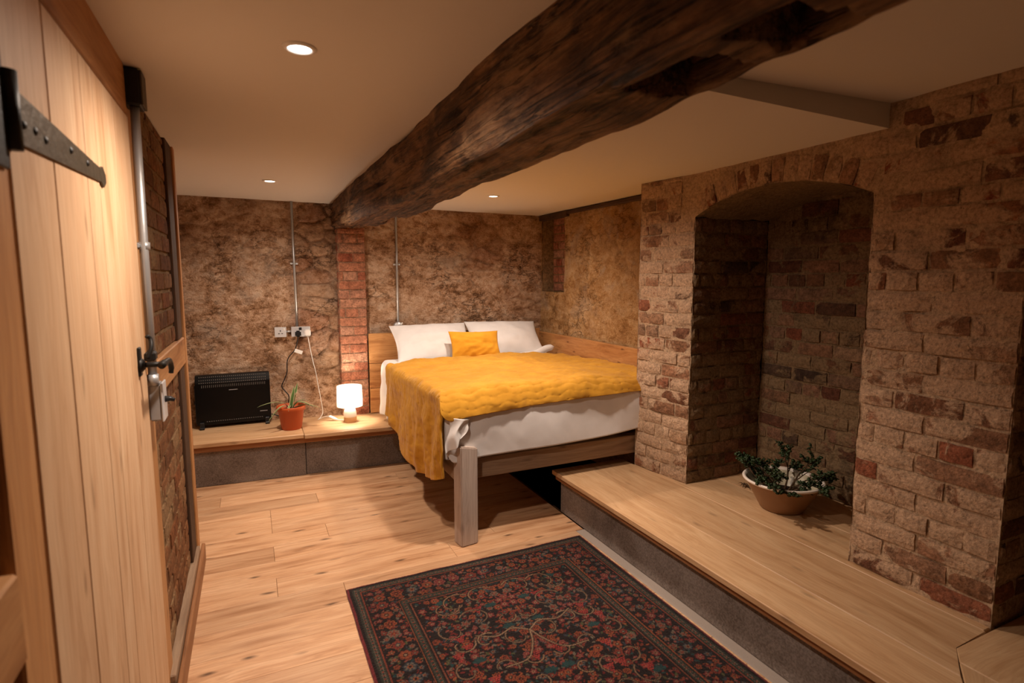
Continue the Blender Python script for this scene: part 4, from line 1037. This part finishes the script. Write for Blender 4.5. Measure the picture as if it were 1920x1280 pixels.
rb = empty('round_switch', T(1.155, wf(1.155, .01), 1.085), 'round metal switch box on the wall above the left pillow', 'switch')
obj('base', lathe_me('base', [(0, .03), (.036, .03), (.040, .024), (.041, 0)], M['galv'], 28), T(1.155, wf(1.155, 0), 1.085, 0, PI/2), rb)
obj('rocker', box_me('rocker', .028, .012, .028, M['blackplastic'], .004), T(1.157, wf(1.155, .034), 1.082), rb)
obj('lug', box_me('lug', .012, .012, .028, M['whiteplastic'], .003), T(1.182, wf(1.155, .028), 1.108, 0, 0, .6), rb)
bpz = wf(.335, .055)
pg = empty('black_plug', T(.337, wf(.337, .04), 1.05), 'black plug and cable running down to the heater', 'plug')
obj('plug_body', box_me('plug_body', .046, .035, .05, M['blackplastic'], .01, 2), T(.337, wf(.337, .056), 1.053, a), pg)
obj('cable', tube_me('cable', spline([(.337, wf(.33, .06), 1.03), (.328, wf(.33, .035), .98), (.315, wf(.31, .02), .93), (.300, wf(.3, .02), .905), (.262, wf(.26, .02), .86), (.245, wf(.24, .02), .81), (.242, wf(.24, .02), .74), (.222, wf(.22, .02), .68), (.198, wf(.2, .02), .62), (.225, wf(.2, .03), .575), (.248, wf(.22, .04), .535), (.235, 4.86, .46), (.19, 4.84, .385), (.11, 4.875, .40)], 7), .0042, M['blackplastic'], 7), None, pg)
obj('cable_tag', box_me('cable_tag', .062, .002, .03, M['whiteplastic'], .0005), T(.335, wf(.33, .045), .905, a, 0, .38), pg)
wp = empty('white_plug', T(.408, wf(.408, .04), 1.05), 'white plug with a thin white cable leading down to the lamp', 'plug')
obj('plug_body', box_me('plug_body', .05, .038, .056, M['whiteplastic'], .01, 2), T(.409, wf(.409, .058), 1.058, a), wp)
obj('cable', tube_me('cable', spline([(.410, wf(.41, .06), 1.03), (.425, wf(.42, .04), .93), (.443, wf(.44, .04), .82), (.462, wf(.46, .05), .72), (.474, wf(.47, .06), .62), (.488, wf(.48, .07), .52), (.498, wf(.5, .07), .44), (.500, 4.80, .385), (.475, 4.77, .352), (.455, 4.74, .345), (.485, 4.72, .362), (.515, 4.70, .375), (.545, 4.68, .372)], 7), .0032, M['whiteplastic'], 7), None, wp)
obj('inline_switch', tube_me('inline_switch', [(.53, 4.69, .375), (.545, 4.682, .373), (.575, 4.668, .358), (.60, 4.655, .349)], [.006, .013, .013, .005], M['whiteplastic'], 10), None, wp)
obj('cable_tail', tube_me('cable_tail', spline([(.60, 4.655, .349), (.635, 4.65, .345), (.665, 4.64, .345), (.688, 4.632, .345)], 6), .0032, M['whiteplastic'], 7), None, wp)

# ================================================================== BOWL AND JADE PLANT
BP = (2.525, 1.985)
bw = empty('bowl', T(*BP, PL_Z), 'wide brown clay bowl with white rim standing in the niche', 'bowl')
obj('bowl_outside', lathe_me('bowl_outside', [(0, 0), (.10, 0), (.108, .004), (.125, .035), (.152, .085), (.180, .14), (.189, .152)], M['bowl_out'], 56), T(*BP, PL_Z), bw)
obj('bowl_inside', lathe_me('bowl_inside', [(.180, .153), (.170, .138), (.145, .088), (.118, .04), (.10, .018), (0, .015)], M['bowl_in'], 56), T(*BP, PL_Z), bw)
obj('rim', lathe_me('rim', [(.188, .149), (.198, .152), (.201, .160), (.196, .166), (.186, .164), (.179, .152)], M['bowl_rim'], 56), T(*BP, PL_Z), bw)
jd = empty('jade_plant', T(*BP, PL_Z+.02), 'low bushy dark green plant growing in the brown bowl', 'plant')
obj('soil', lathe_me('soil', [(0, .098), (.05, .094), (.10, .086), (.138, .078), (.138, .06)], M['soil'], 30), T(BP[0], BP[1], PL_Z), jd)
rr_ = random.Random(5); leaves = []
def branch(p, d, L, r, lev):
    pts = [np.array(p)]; dd = np.array(d, float)
    for k in range(4):
        dd = dd+np.array([rr_.uniform(-.25, .25), rr_.uniform(-.25, .25), rr_.uniform(-.12, .1)]); dd /= np.linalg.norm(dd); pts.append(pts[-1]+dd*L/4)
    obj('stem', tube_me('stem', pts, [r*(1-.12*k) for k in range(5)], M['stem'], 6), None, jd)
    if lev < 2:
        for _ in range(3):
            k = rr_.choice([2, 3, 4]); e = np.array(dd)+np.array([rr_.uniform(-1, 1), rr_.uniform(-1, 1), rr_.uniform(-.5, .5)]); branch(pts[k], e/np.linalg.norm(e), L*.62, r*.6, lev+1)
    else: leaves.extend([(q, dd) for q in pts[1:]])
for k in range(9):
    an = 2*PI*k/9+.3; branch((BP[0]+.03*math.cos(an), BP[1]+.03*math.sin(an), PL_Z+.085), (math.cos(an)*.7, math.sin(an)*.7, .5 if k % 2 else .95), .145, .006, 0)
def leaf_cloud(spots):
    V = []; F = []
    base = [(0, 0, 0), (.4, .42, .06), (.75, .40, .05), (1, 0, 0), (.75, -.40, .05), (.4, -.42, .06), (.55, 0, .17), (.55, 0, -.08)]
    tris = [(0, 1, 6), (1, 2, 6), (2, 3, 6), (3, 4, 6), (4, 5, 6), (5, 0, 6), (1, 0, 7), (2, 1, 7), (3, 2, 7), (4, 3, 7), (5, 4, 7), (0, 5, 7)]
    for q, d in spots:
        for _ in range(4):
            s = rr_.uniform(.015, .026); R = Euler((rr_.uniform(-1, 1), rr_.uniform(-.9, .5), rr_.uniform(0, 6.28))).to_matrix()
            n0 = len(V); V += [tuple(np.array(R @ Vector(b))*s+q) for b in base]; F += [tuple(i+n0 for i in t) for t in tris]
    return npmesh('leaves', V, F, M['jade'])
lo = obj('leaves', leaf_cloud(leaves), None, jd); lo['kind'] = 'stuff'
# dry sprig on the boards by the bowl
sp = empty('dry_sprig', T(2.585, 2.285, PL_Z), 'small dry dark leaf cluster lying on the boards beside the bowl', 'leaf')
for k in range(7):
    an = 2*PI*k/7; rr = .028+.012*(k % 3)
    obj('leaf', leaf([(0, 0, .012), (rr*.5*math.cos(an), rr*.5*math.sin(an), .018), (rr*math.cos(an), rr*math.sin(an), .003)], .004), T(2.585, 2.285, PL_Z), sp).data.materials[0] = M['stem']
    sp.children[-1].data.materials[1] = M['stem']

# ================================================================== DOWNLIGHTS
def downlight(x, y, z, label, k=1.0):
    t = empty('recessed_downlight', T(x, y, z), label, 'downlight', 'recessed ceiling downlights')
    obj('trim_ring', lathe_me('trim_ring', [(.030, -.001), (.032, -.006), (.041, -.006), (.045, -.001), (.045, .004)], M['trimwhite'], 32), T(x, y, z), t)
    obj('lens', lathe_me('lens', [(.0, -.002), (.031, -.002)], M['lens'], 28), T(x, y, z), t)
    l = bpy.data.lights.new('downlight_beam', 'SPOT'); l.energy = DOWN_POWER*k; l.color = DOWN_COL; l.spot_size = math.radians(164); l.spot_blend = 1.0; l.shadow_soft_size = .045
    link(bpy.data.objects.new('downlight_beam', l), T(x, y, z-.012), t)
downlight(.152, 1.675, zc(.15), 'lit recessed downlight in the ceiling nearest the plank door')
downlight(.145, 3.945, zc(.145), 'lit recessed downlight in the ceiling above the heater end of the room', 1.15)
downlight(1.630, 3.80, zc(1.63), 'lit recessed downlight in the ceiling above the bed', .78)
downlight(1.24, 2.50, zc(1.24), 'recessed downlight tucked behind the oak beam over the bed foot', 1.2)
